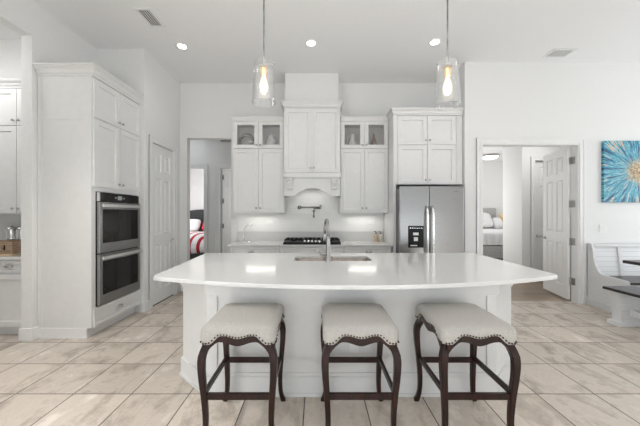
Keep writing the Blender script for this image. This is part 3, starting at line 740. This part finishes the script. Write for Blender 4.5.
def plate(name, label, cat, x, y, z, w_, h_, n, horizontal=False):
    t = thing(name, label, cat, (x, y, z))
    box(-w_/2, w_/2, -.006, 0, -h_/2, h_/2).build('cover_plate', PLASTIC, t, bevel=.002)
    for k in range(n):
        c = (k-(n-1)/2)*.046
        if cat == 'light switch': box(c-.016, c+.016, -.010, -.006, -.033, .033).build('rocker', PLASTIC, t, bevel=.001)
        elif horizontal: box(c-.014, c+.014, -.008, -.006, -.016, .016).build('socket', PLASTIC, t, bevel=.001)
        else: box(-.016, .016, -.008, -.006, c-.014, c+.014).build('socket', PLASTIC, t, bevel=.001)
    return t
plate('wall_outlet', 'white outlet on the tile left of the stove', 'outlet', -.86, 5.149, 1.255, .12, .075, 2, True)
plate('wall_outlet', 'white outlet on the tile right of the stove', 'outlet', .97, 5.149, 1.255, .12, .075, 2, True)
plate('light_switch', 'white switch plate at the end of the back counter by the hallway opening', 'light switch', -1.475, 5.162, 1.07, .10, .26, 2)
plate('light_switch', 'white switch plate on the wall under the blue painting', 'light switch', 4.45, 4.449, 1.175, .118, .125, 2)

# ------------------------------------------------------------------ island
IX = .27
bp = [(-1.17, 3.46), (-1.17, 2.50), (-.85, 2.215), (1.39, 2.215), (1.71, 2.52), (1.71, 3.46)]
def offset(poly, d):
    n = len(poly); out = []
    for i in range(n):
        p0, p1, p2 = Vector(poly[i-1]), Vector(poly[i]), Vector(poly[(i+1) % n])
        a = (p1-p0).normalized(); b = (p2-p1).normalized()
        na, nb = Vector((-a.y, a.x)), Vector((-b.y, b.x))
        s = na+nb; s = s/(1+na.dot(nb))
        q = p1-s*d
        out.append((q.x, q.y))
    return out
def ccw(p): return p if sum(p[i-1][0]*p[i][1]-p[i][0]*p[i-1][1] for i in range(len(p))) > 0 else p[::-1]
BPc = ccw(bp)
off = lambda d: offset(BPc, d)   # outward for counter-clockwise
isl = thing('kitchen_island', 'large white island cabinet with angled corners behind the stools', 'kitchen island', (0, 0, 0))
mb = MB()
# hollow shell so the sink bowls hang inside
inner = offset(BPc, -.03); n = len(BPc)
vs = [(x, y, z) for z in (0, .883) for (x, y) in BPc] + [(x, y, z) for z in (0, .883) for (x, y) in inner]
fs = []
for i in range(n):
    j = (i+1) % n
    fs += [(i, j, n+j, n+i), (2*n+j, 2*n+i, 3*n+i, 3*n+j), (n+i, n+j, 3*n+j, 3*n+i), (j, i, 2*n+i, 2*n+j)]
mb.add(vs, fs)
mb.build('body', CAB, isl)
def ring(d0, d1, z0, z1, name):
    a, b = off(d0), off(d1)
    vs = [(x, y, z) for z in (z0, z1) for (x, y) in a] + [(x, y, z) for z in (z0, z1) for (x, y) in b]
    fs = []
    for i in range(n):
        j = (i+1) % n
        fs += [(2*n+i, 2*n+j, 3*n+j, 3*n+i), (j, i, n+i, n+j), (n+i, 3*n+i, 3*n+j, n+j)[::-1], (i, j, 2*n+j, 2*n+i)[::-1]]
    return MB().add(vs, fs).build(name, CAB, isl, bevel=.003)
ring(0, .016, 0, .145, 'baseboard')
ring(.016, .026, 0, .02, 'shoe_moulding')
ring(0, .022, .792, .883, 'top_rail')
ring(0, .010, .772, .792, 'rail_bead')
MB().box(-.78, 1.32, 2.206, 2.215, .145, .175).build('bottom_rail', CAB, isl)
for x in (-.83, 1.31): box(x, x+.06, 2.203, 2.215, .175, .772).build('stile', CAB, isl, bevel=.003)
ot = plate('wall_outlet', 'white outlet low on the island panel behind the middle stool', 'outlet', .285, 2.214, .385, .07, .115, 2)

# countertop with sink cut-out
def flat_slab(name, loops, z0, z1, bev, m):
    cu = bpy.data.curves.new(name, 'CURVE'); cu.dimensions = '2D'; cu.fill_mode = 'BOTH'
    cu.extrude = (z1-z0)/2-bev; cu.bevel_depth = bev; cu.bevel_resolution = 2
    for L_ in loops:
        s = cu.splines.new('POLY'); s.points.add(len(L_)-1)
        for p, q in zip(s.points, L_): p.co = (q[0], q[1], 0, 1)
        s.use_cyclic_u = True
    tmp = bpy.data.objects.new(name, cu); C.objects.link(tmp)
    bpy.context.view_layer.update()
    me = bpy.data.meshes.new_from_object(tmp.evaluated_get(bpy.context.evaluated_depsgraph_get()))
    bpy.data.objects.remove(tmp); bpy.data.curves.remove(cu)
    me.name = name; me.materials.clear(); me.materials.append(m)
    me.transform(Matrix.Translation((0, 0, (z0+z1)/2)))
    o = bpy.data.objects.new(name, me); C.objects.link(o)
    return o
def rrect(x0, x1, y0, y1, r, k=6):
    out = []
    for cx, cy, a0 in ((x1-r, y1-r, 0), (x0+r, y1-r, PI/2), (x0+r, y0+r, PI), (x1-r, y0+r, 1.5*PI)):
        for i in range(k+1):
            a = a0+PI/2*i/k; out.append((cx+r*math.cos(a), cy+r*math.sin(a)))
    return out
outline = []
for i in range(41):
    q = -1+2*i/40
    x = .315+1.58*q
    outline.append((x, 1.945+.295*q*q+.02*q))
outline += [(1.925, 2.32), (1.95, 3.50)] + [(1.905+.05*math.cos(a), 3.51+.05*math.sin(a)) for a in (.2, .6, 1.0, 1.4)]
outline += [(-1.32-.05*math.sin(a), 3.51+.05*math.cos(a)) for a in (.2, .6, 1.0, 1.4)] + [(-1.37, 3.48), (-1.285, 2.27)]
hole = rrect(-.245, .58, 2.955, 3.315, .07)
ct = flat_slab('island_countertop', [outline, hole], .884, .915, .004, QUARTZ)
tag(ct, 'large white polished island top with bowed front edge', 'countertop')

sk = thing('kitchen_sink', 'steel double-bowl sink set into the island top', 'sink', (0, 0, 0))
def bowl(x0, x1, y0, y1):
    top = rrect(x0, x1, y0, y1, .06); bot = rrect(x0+.02, x1-.02, y0+.02, y1-.02, .06)
    k = len(top)
    vs = [(x, y, .911) for x, y in rrect(x0-.003, x1+.003, y0-.001, y1+.001, .06)] + [(x, y, .908) for x, y in top] + [(x, y, .70) for x, y in bot] + [(x, y, .695) for x, y in rrect(x0+.05, x1-.05, y0+.05, y1-.05, .05)]
    fs = [(r*k+i, r*k+(i+1) % k, (r+1)*k+(i+1) % k, (r+1)*k+i) for r in range(3) for i in range(k)]
    fs.append([3*k+i for i in range(k)])
    return MB().add(vs, fs, True)
for x0, x1 in ((-.24, .10), (.126, .575)):
    b = bowl(x0, x1, 2.958, 3.312).build('bowl', SINKM, sk)
    MB().lathe([(.04, .6965), (.035, .699), (.0001, .698)], ((x0+x1)/2, 3.13, 0), 20).build('drain', CHROME, b)
box(.100, .126, 2.965, 3.305, .84, .900).build('divider', SINKM, sk, bevel=.006)
fa = thing('kitchen_faucet', 'tall chrome gooseneck faucet at the island sink', 'faucet', (.115, 2.905, .9155))
MB().lathe([(.030, 0), (.030, .006), (.024, .012), (.023, .16), (.018, .22), (.014, .27)], (0, 0, 0), 24).build('column', FAUCET, fa)
pts = [(0, 0, .26), (0, 0, .33)]
for k in range(1, 13):
    a = PI*k/12
    r = .095
    d = r-r*math.cos(a)
    pts.append((-.16*d, .98*d, .33+r*math.sin(a)))
pts.append((-.032, .186, .28))
MB().tube(pts, 0.0145, 12).build('gooseneck', FAUCET, fa)
MB().lathe([(.014, 0), (.018, -.02), (.019, -.085), (.015, -.095)], (-.033, .187, .285), 16).build('spray_head', FAUCET, fa)
MB().tube([(-.02, 0, .080), (-.085, 0, .080)], .022, 14).tube([(-.075, 0, .085), (-.09, .0, .095), (-.115, .0, .11)], [.008, .008, .006], 8).build('handle', FAUCET, fa)

# ------------------------------------------------------------------ bar stools
def stool():
    t = thing('bar_stool', '', 'bar stool', (0, 0, 0), group='bar stools along the island')
    W2, D2 = .224, .240
    def wave(q):
        a = abs(q)
        if a > .84: return 0
        s = min(1, (.84-a)/.36); s = s*s*(3-2*s)
        return s*(1-.34*math.cos(min(1, a/.42)*PI/2)**2)
    def rr_pts(w_, d_, r, k=5, m=26):
        # returns list of (x, y, side parameter)
        out = []
        for (ax, ay, bx, by) in ((-w_, -d_, w_, -d_), (w_, -d_, w_, d_), (w_, d_, -w_, d_), (-w_, d_, -w_, -d_)):
            L_ = math.hypot(bx-ax, by-ay); ux, uy = (bx-ax)/L_, (by-ay)/L_
            for i in range(m):
                q = -1+2*(i+.5)/m
                s = L_/2*(1+q)
                s = r*.55+(L_-1.1*r)*(s/L_)
                out.append((ax+ux*s, ay+uy*s, q))
        return out
    rows = []
    def row(ins, zf, r):
        rows.append([(x, y, zf(q)) for x, y, q in rr_pts(W2-ins, D2-ins, r)])
    zb = lambda q: .628+.052*wave(q)
    row(.004, zb, .03)
    row(-.002, lambda q: zb(q)*.6+.71*.4, .032)
    row(-.001, lambda q: .705, .034)
    row(.006, lambda q: .722, .04)
    row(.022, lambda q: .735, .05)
    row(.055, lambda q: .743, .06)
    row(.11, lambda q: .749, .06)
    row(.17, lambda q: .751, .03)
    n_ = len(rows[0]); m = MB()
    vs = [v for r in rows for v in r]
    fs = [(i*n_+k, i*n_+(k+1) % n_, (i+1)*n_+(k+1) % n_, (i+1)*n_+k) for i in range(len(rows)-1) for k in range(n_)]
    fs.append([(len(rows)-1)*n_+k for k in range(n_)])
    m.add(vs, fs, True)
    m.build('seat_cushion', LINEN, t)
    # nailheads follow the lower edge of the cushion
    m = MB()
    for sx, sy, horizontal in ((0, -1, True), (0, 1, True), (-1, 0, False), (1, 0, False)):
        for k in range(24):
            q = -1+2*(k+.5)/24
            q *= .985
            z = zb(q)+.009
            p = (q*(W2-.010), sy*(D2+.0), z) if horizontal else (sx*(W2+.0), q*(D2-.010), z)
            m.ball(p, .0064, 6)
    m.build('nailhead_trim', BRASSN, t, 'row of bronze nailheads')
    # aprons: scalloped rails under the cushion edge
    for side in range(4):
        half = (W2 if side < 2 else D2)-.030
        m = MB(); K = 32; vs = []; fs = []
        for k in range(K+1):
            q = -1+2*k/K; x = q*half
            qq = q*half/(W2 if side < 2 else D2)
            zt = zb(qq)+.002; zl = zt-.034-.012*(1-abs(q))
            if abs(q) > .85: zl -= (abs(q)-.85)/.15*.03
            for (yy, zz) in ((0, zl), (0, zt), (.022, zt), (.022, zl)): vs.append((x, yy, zz))
        for k in range(K):
            for c in range(4): fs.append((k*4+c, k*4+(c+1) % 4, k*4+4+(c+1) % 4, k*4+4+c))
        fs += [(3, 2, 1, 0), (K*4, K*4+1, K*4+2, K*4+3)]
        Mx = Matrix.Rotation([0, PI, PI/2, -PI/2][side], 4, 'Z') @ Matrix.Translation((0, -((D2 if side < 2 else W2)-.006), 0))
        m.add([Mx @ Vector(v) for v in vs], fs)
        m.build('apron', WOOD, t)
    for sx in (-1, 1):
        for sy in (-1, 1):
            prof = [(.187, .632, .0200), (.197, .60, .0212), (.2115, .555, .0215), (.2145, .50, .0205), (.211, .42, .0190), (.204, .33, .0175), (.1985, .24, .0165), (.196, .16, .0155), (.199, .09, .0148), (.207, .04, .015), (.219, .0, .0175)]
            pts = [(sx*x, sy*(x+.012), z) for x, z, r in prof]
            # smooth the leg curve
            P = []; R = []
            for i in range(len(pts)-1):
                for q in (0, .5):
                    a0 = pts[max(i-1, 0)]; a1 = pts[i]; a2 = pts[i+1]; a3 = pts[min(i+2, len(pts)-1)]
                    cr_ = lambda j: .5*(2*a1[j]+(a2[j]-a0[j])*q+(2*a0[j]-5*a1[j]+4*a2[j]-a3[j])*q*q+(-a0[j]+3*a1[j]-3*a2[j]+a3[j])*q**3)
                    P.append((cr_(0), cr_(1), cr_(2))); R.append(prof[i][2]*(1-q)+prof[i+1][2]*q)
            P.append(pts[-1]); R.append(prof[-1][2])
            MB().tube(P, R, square=True).build('leg', WOOD, t, bevel=.005)
    for sy, z in ((-1, .312), (1, .312)):
        MB().box(-.19, .19, sy*.213-.010, sy*.213+.010, z-.019, z+.019).build('stretcher', WOOD, t, bevel=.003)
    for sx in (-1, 1):
        MB().box(sx*.200-.010, sx*.200+.010, -.20, .20, .315, .350).build('stretcher', WOOD, t, bevel=.003)
    return t
st = stool()
labs = ['cream nailhead bar stool in front of the left end of the island', 'cream nailhead bar stool at the middle of the island', 'cream nailhead bar stool in front of the right end of the island']
for i, x in enumerate((-.470, .262, .963)):
    o = st if i == 0 else copy_tree(st)
    o.location = (x, 1.922, 0); o['label'] = labs[i]

# ------------------------------------------------------------------ breakfast nook
nb = thing('corner_bench', 'white high-back nook bench with dark seat against the right wall', 'bench', (4.19, 0, 0))
prof = [(4.43, 0), (4.43, .95), (4.365, .95)]
for k in range(11):
    q = k/10; a = q*PI/2
    prof.append((4.345-.16*(1-math.cos(a)), .86-.355*math.sin(a)))
prof += [(4.10, .50), (3.88, .488), (3.86, .47), (3.86, 0)]
MB().prism(prof, 'x', 0, .04).build('end_panel', DISTRESS, nb, bevel=.004)
MB().prism([(4.43, .46), (4.43, .90), (4.385, .90), (4.33, .46)], 'x', .04, 2.4).build('backrest', SHIPLAP, nb)
MB().box(.04, 2.4, 4.355, 4.43, .90, .945).build('top_rail', DISTRESS, nb, bevel=.004)
for x in (.40, 1.2, 2.0):
    MB().prism([(4.38, .46), (4.38, .90), (4.365, .90), (4.315, .46)], 'x', x, x+.05).build('back_stile', DISTRESS, nb)
box(.04, 2.4, 3.875, 4.33, .435, .465).build('seat', DARKTOP, nb, 'dark stained plank seat', bevel=.004)
box(.04, 2.4, 3.90, 3.92, 0, .435).build('front_panel', DISTRESS, nb)
MB().box(-.012, .0, 3.86, 4.43, 0, .10).build('plinth', DISTRESS, nb, bevel=.002)

tb = thing('dining_table', 'dark-topped dining table edge at the far right', 'table', (4.24, 2.4, 0))
box(0, 1.05, 0, 1.57, .72, .762).build('tabletop', DARKTOP, tb, bevel=.004)
for y in (.30, 1.22):
    MB().box(.40, .65, y, y+.12, .07, .66).box(.15, .90, y, y+.12, .0, .07).box(.15, .90, y, y+.12, .66, .72).build('trestle_leg', DISTRESS, tb, bevel=.005)
box(.49, .56, .42, 1.22, .18, .30).build('stretcher', DISTRESS, tb)

bn = thing('backless_bench', 'backless bench with dark top and whitewashed trestle legs', 'bench', (3.72, 2.3, 0))
box(0, .42, 0, 1.43, .428, .462).build('bench_top', DARKTOP, bn, 'dark stained plank top', bevel=.004)
for y in (.10, 1.26):
    MB().box(.01, .41, y-.015, y+.125, 0, .055).box(.06, .36, y, y+.11, .055, .375).box(.04, .38, y-.01, y+.12, .375, .428).build('trestle_leg', DISTRESS, bn, bevel=.005)
    pass
box(.17, .25, .21, 1.26, .13, .21).build('stretcher', DISTRESS, bn, bevel=.004)

ar = thing('canvas_painting', 'square canvas of a bright blue burst with gold centre', 'painting', (4.945, 4.449, 2.055))
box(-.525, .525, -.04, 0, -.475, .475).build('canvas', PAINTING, ar, bevel=.003)

# ------------------------------------------------------------------ pendants, ceiling fixtures
def pendant(x, y, zb, k, label):
    t = thing('pendant_lamp', label, 'pendant lamp', (x, y, H), group='glass pendants over the island')
    hz = zb-H     # bottom of the shade, local
    MB().lathe([(.06, -.001), (.06, -.018), (.02, -.03), (.0001, -.032)], (0, 0, 0), 24).build('canopy', NICKEL, t)
    MB().tube([(0, 0, -.03), (0, 0, hz+.47*k)], .0075, 8).build('rod', PEWTER, t)
    MB().lathe([(.010, hz+.47*k), (.014, hz+.455*k), (.014, hz+.43*k), (.010, hz+.42*k), (.010, hz+.375*k)], (0, 0, 0), 14).tube([(-.088, 0, hz+.40*k), (.088, 0, hz+.40*k)], .005, 8).ball((-.093, 0, hz+.40*k), .010, 8).ball((.093, 0, hz+.40*k), .010, 8).build('crossbar', NICKEL, t, 'nickel bar carrying the shade')
    MB().lathe([(.022, hz+.375*k), (.037, hz+.37*k), (.037, hz+.345*k), (.030, hz+.34*k), (.030, hz+.285*k), (.022, hz+.28*k)], (0, 0, 0), 20).build('socket', GOLD, t, 'gold bulb socket')
    MB().lathe([(.016, hz+.28*k), (.018, hz+.265*k), (.032, hz+.225*k), (.043, hz+.175*k), (.039, hz+.135*k), (.020, hz+.107*k), (.0001, hz+.10*k)], (0, 0, 0), 20).build('bulb', BULBM, t, 'glowing warm bulb')
    s = MB().lathe([(.090, hz+.42*k), (.092, hz+.40*k), (.100, hz+.22*k), (.112, hz+.01*k), (.1135, hz), (.110, hz-.001*k), (.108, hz+.01*k), (.097, hz+.22*k), (.089, hz+.40*k), (.087, hz+.42*k)], (0, 0, 0), 40, closed=True)
    s.build('glass_shade', SHADEG, t, 'clear tapered glass shade')
    l = bpy.data.lights.new('pendant_glow', 'POINT'); l.energy = 7; l.color = (1, .95, .88); l.shadow_soft_size = .010
    lo = bpy.data.objects.new('pendant_glow', l); C.objects.link(lo); lo.parent = t; lo.location = (0, 0, hz+.18*k)
pendant(-.505, 2.72, 2.455, .92, 'clear glass pendant hanging left, in front of the hood')
pendant(1.205, 2.64, 2.395, .97, 'clear glass pendant hanging right, in front of the fridge cabinet')

def can(x, y, label, beam='recessed_beam', power=5, cone=130):
    t = thing('recessed_light', label, 'recessed light', (x, y, H), group='recessed ceiling lights')
    MB().lathe([(.052, -.001), (.085, -.001), (.085, -.006), (.070, -.009), (.052, -.004)], (0, 0, 0), 28, closed=True).build('trim_ring', PLASTIC, t)
    MB().lathe([(.060, -.002), (.058, -.0075), (.0001, -.0085)], (0, 0, 0), 28).build('diffuser', LEDM, t, 'bright white lens')
    l = bpy.data.lights.new(beam, 'SPOT'); l.energy = power; l.spot_size = math.radians(cone); l.spot_blend = .8; l.shadow_soft_size = .06; l.color = (1, .96, .90)
    lo = bpy.data.objects.new(beam, l); C.objects.link(lo); lo.parent = t; lo.location = (0, 0, -.03)
can(-1.90, 4.03, 'lit recessed ceiling light left of the left pendant')
can(-.083, 3.955, 'lit recessed ceiling light above the hood')
can(1.62, 3.93, 'lit recessed ceiling light left of the right pendant')
for x, y, lab in ((-2.15, 2.1, 'added recessed fill light over the left aisle, out of frame'), (3.0, 2.4, 'added recessed fill light over the right aisle, out of frame'), (-2.15, .4, 'added recessed fill light over the left aisle beside the viewer'), (3.0, .4, 'added recessed fill light over the right aisle beside the viewer')):
    can(x, y, lab, 'aisle_fill', 150 if x < 0 else 70, 80)  # unseen downlights added to brighten the floor and its bounce

v1 = thing('ceiling_vent', 'dark slatted ceiling vent near the oven cabinet', 'vent', (-2.01, 3.445, H))
MB().box(-.10, -.068, -.17, .17, -.012, -.001).box(.068, .10, -.17, .17, -.012, -.001).box(-.068, .068, -.17, -.138, -.012, -.001).box(-.068, .068, .138, .17, -.012, -.001).build('frame', PLASTIC, v1, bevel=.003)
box(-.068, .068, -.138, .138, -.003, -.001).build('duct_shade_panel', VENTG, v1, 'dark panel painted as the shade inside the duct')
for k in range(5):
    x = -.055+k*.0275
    box(x-.0055, x+.0055, -.138, .138, -.012, -.008).build('slat', PLASTIC, v1)
v2 = thing('ceiling_vent', 'flat grey ceiling vent above the right doorway', 'vent', (3.56, 4.20, H))
MB().box(-.17, -.14, -.12, .12, -.012, -.001).box(.14, .17, -.12, .12, -.012, -.001).box(-.14, .14, -.12, -.09, -.012, -.001).box(-.14, .14, .09, .12, -.012, -.001).build('frame', PLASTIC, v2, bevel=.003)
box(-.14, .14, -.09, .09, -.003, -.001).build('duct_shade_panel', VENTG, v2, 'dark panel painted as the shade inside the duct')
for k in range(8):
    y = -.0788+k*.0225
    box(-.14, .14, y-.0055, y+.0055, -.009, -.006).build('slat', PLASTIC, v2)
v3 = thing('hall_vent', 'small dark return vent high on the hallway wall', 'vent', (-2.02, 6.499, 3.09))
MB().box(-.19, .19, -.010, 0, -.075, -.055).box(-.19, .19, -.010, 0, .055, .075).box(-.19, -.17, -.010, 0, -.055, .055).box(.17, .19, -.010, 0, -.055, .055).build('frame', PLASTIC, v3)
m = box(-.17, .17, -.004, 0, -.055, .055); m.build('duct_shade_panel', VENTG, v3)
for k in range(4): box(-.17, .17, -.009, -.005, -.046+k*.026, -.034+k*.026).build('slat', PLASTIC, v3)

# ------------------------------------------------------------------ rooms beyond
gb = thing('guest_bed', 'bed with striped red and white quilt in the room off the hallway', 'bed', (-3.66, 7.25, 0))
MB().box(-.78, .78, .05, 2.1, .10, .40).build('bed_base', CHARCOAL, gb)
MB().pillow((0, 1.05, .53), .80, 1.06, .35, 40, .25).build('quilt', QUILT, gb, 'red, white and blue striped quilt')
pr = []
for k in range(17):
    q = -1+2*k/16; pr.append((q*.86, 1.45+.10*(1-q*q)))
MB().prism([(-.86, 0), (.86, 0)]+pr[::-1], 'y', 2.12, 2.22).build('headboard', CHARCOAL, gb, 'tall charcoal headboard', bevel=.02)
for x, m_, lab in ((-3.98, WHITECLOTH, 'white pillow on the striped guest bed'), (-3.31, REDCLOTH, 'red pillow on the striped guest bed')):
    tag(MB().pillow((0, 0, 0), .30, .22, .10, tilt=.9).build('pillow', m_, loc=(x, 9.02, 1.05)), lab, 'pillow')

bd = thing('bedroom_bed', 'bed with white bedding and grey headboard seen through the right doorway', 'bed', (4.72, 7.0, 0))
MB().box(-.82, .82, 0, 1.9, .31, .62).build('bed_frame', GREYCLOTH, bd, 'grey upholstered bed frame', bevel=.02)
for x in (-.74, .74):
    for y in (.08, 1.8): box(x-.035, x+.035, y-.035, y+.035, 0, .31).build('leg', BLACK, bd)
MB().box(-.86, .86, 1.90, 1.98, .25, 1.585).build('headboard', GREYCLOTH, bd, 'tall grey tufted headboard', bevel=.02)
m = MB()
K = 60
# coverlet: soft top with pleated skirt on the foot end
rim = []
per = rrect(-.80, .80, .0, 1.86, .08, 6)
n2 = 220
pts = []
tot = [0]
for i in range(len(per)):
    a, b = per[i], per[(i+1) % len(per)]; tot.append(tot[-1]+math.hypot(b[0]-a[0], b[1]-a[1]))
for k in range(n2):
    d = tot[-1]*k/n2
    i = max(j for j in range(len(per)) if tot[j] <= d)
    a, b = per[i], per[(i+1) % len(per)]; q = (d-tot[i])/max(1e-6, tot[i+1]-tot[i])
    pts.append((a[0]+(b[0]-a[0])*q, a[1]+(b[1]-a[1])*q))
def crow(s, z, rip):
    return [(x*(s+rip*.012*math.sin(k*1.3)), .93+(y-.93)*(s+rip*.012*math.sin(k*1.3)), z) for k, (x, y) in enumerate(pts)]
rows = [crow(1.0, .64, 1.3), crow(1.0, .75, 1), crow(.995, .88, .4), crow(.98, .93, .1), crow(.92, .955, 0), crow(.5, .965, 0)]
vs = [v for r in rows for v in r]
fs = [(i*n2+k, i*n2+(k+1) % n2, (i+1)*n2+(k+1) % n2, (i+1)*n2+k) for i in range(len(rows)-1) for k in range(n2)]
fs.append([(len(rows)-1)*n2+k for k in range(n2)])
m.add(vs, fs, True)
m.build('coverlet', WHITECLOTH, bd, 'white pleated coverlet')
for x, y, z, lab in ((4.93, 8.62, 1.22, 'white pillow leaning on the grey headboard, the larger one'), (5.42, 8.60, 1.13, 'white pillow on the bed at the right end of the grey headboard')):
    tag(MB().pillow((0, 0, 0), 0.34 if x < 5 else .14, .25 if x < 5 else .17, .11, tilt=1.0).build('pillow', WHITECLOTH, loc=(x, y, z)), lab, 'pillow')
ns = thing('nightstand', 'white nightstand beside the grey headboard', 'nightstand', (5.88, 8.72, 0))
box(-.22, .22, -.2, .2, .12, .80).build('body', TRIM, ns, bevel=.004)
for x in (-.18, .18):
    for y in (-.16, .16): box(x-.02, x+.02, y-.02, y+.02, 0, .12).build('leg', TRIM, ns)
box(-.20, .20, -.215, -.2, .50, .77).build('drawer', TRIM, ns)
tl = thing('table_lamp', 'table lamp with yellow shade beside the grey headboard', 'lamp', (5.74, 8.70, .801))
MB().lathe([(.07, 0), (.07, .012), (.03, .03), (.05, .12), (.05, .20), (.02, .27), (.012, .33)], (0, 0, 0), 20).build('lamp_base', CERAMIC, tl)
MB().lathe([(.165, .33), (.135, .60), (.132, .60), (.162, .33)], (0, 0, 0), 28, closed=True).build('lamp_shade', YELLOW, tl, 'warm yellow drum shade')
fl = thing('flush_ceiling_light', 'round flush ceiling light seen through the right doorway', 'ceiling light', (4.83, 8.0, BZ))
MB().lathe([(.05, -.001), (.05, -.02), (.23, -.025), (.235, -.045), (.22, -.05), (.0001, -.05)], (0, 0, 0), 32).build('rim', NICKEL, fl)
MB().lathe([(.215, -.05), (.19, -.085), (.12, -.115), (.0001, -.125)], (0, 0, 0), 32).build('bowl_shade', BOWLM, fl, 'glowing white glass bowl')
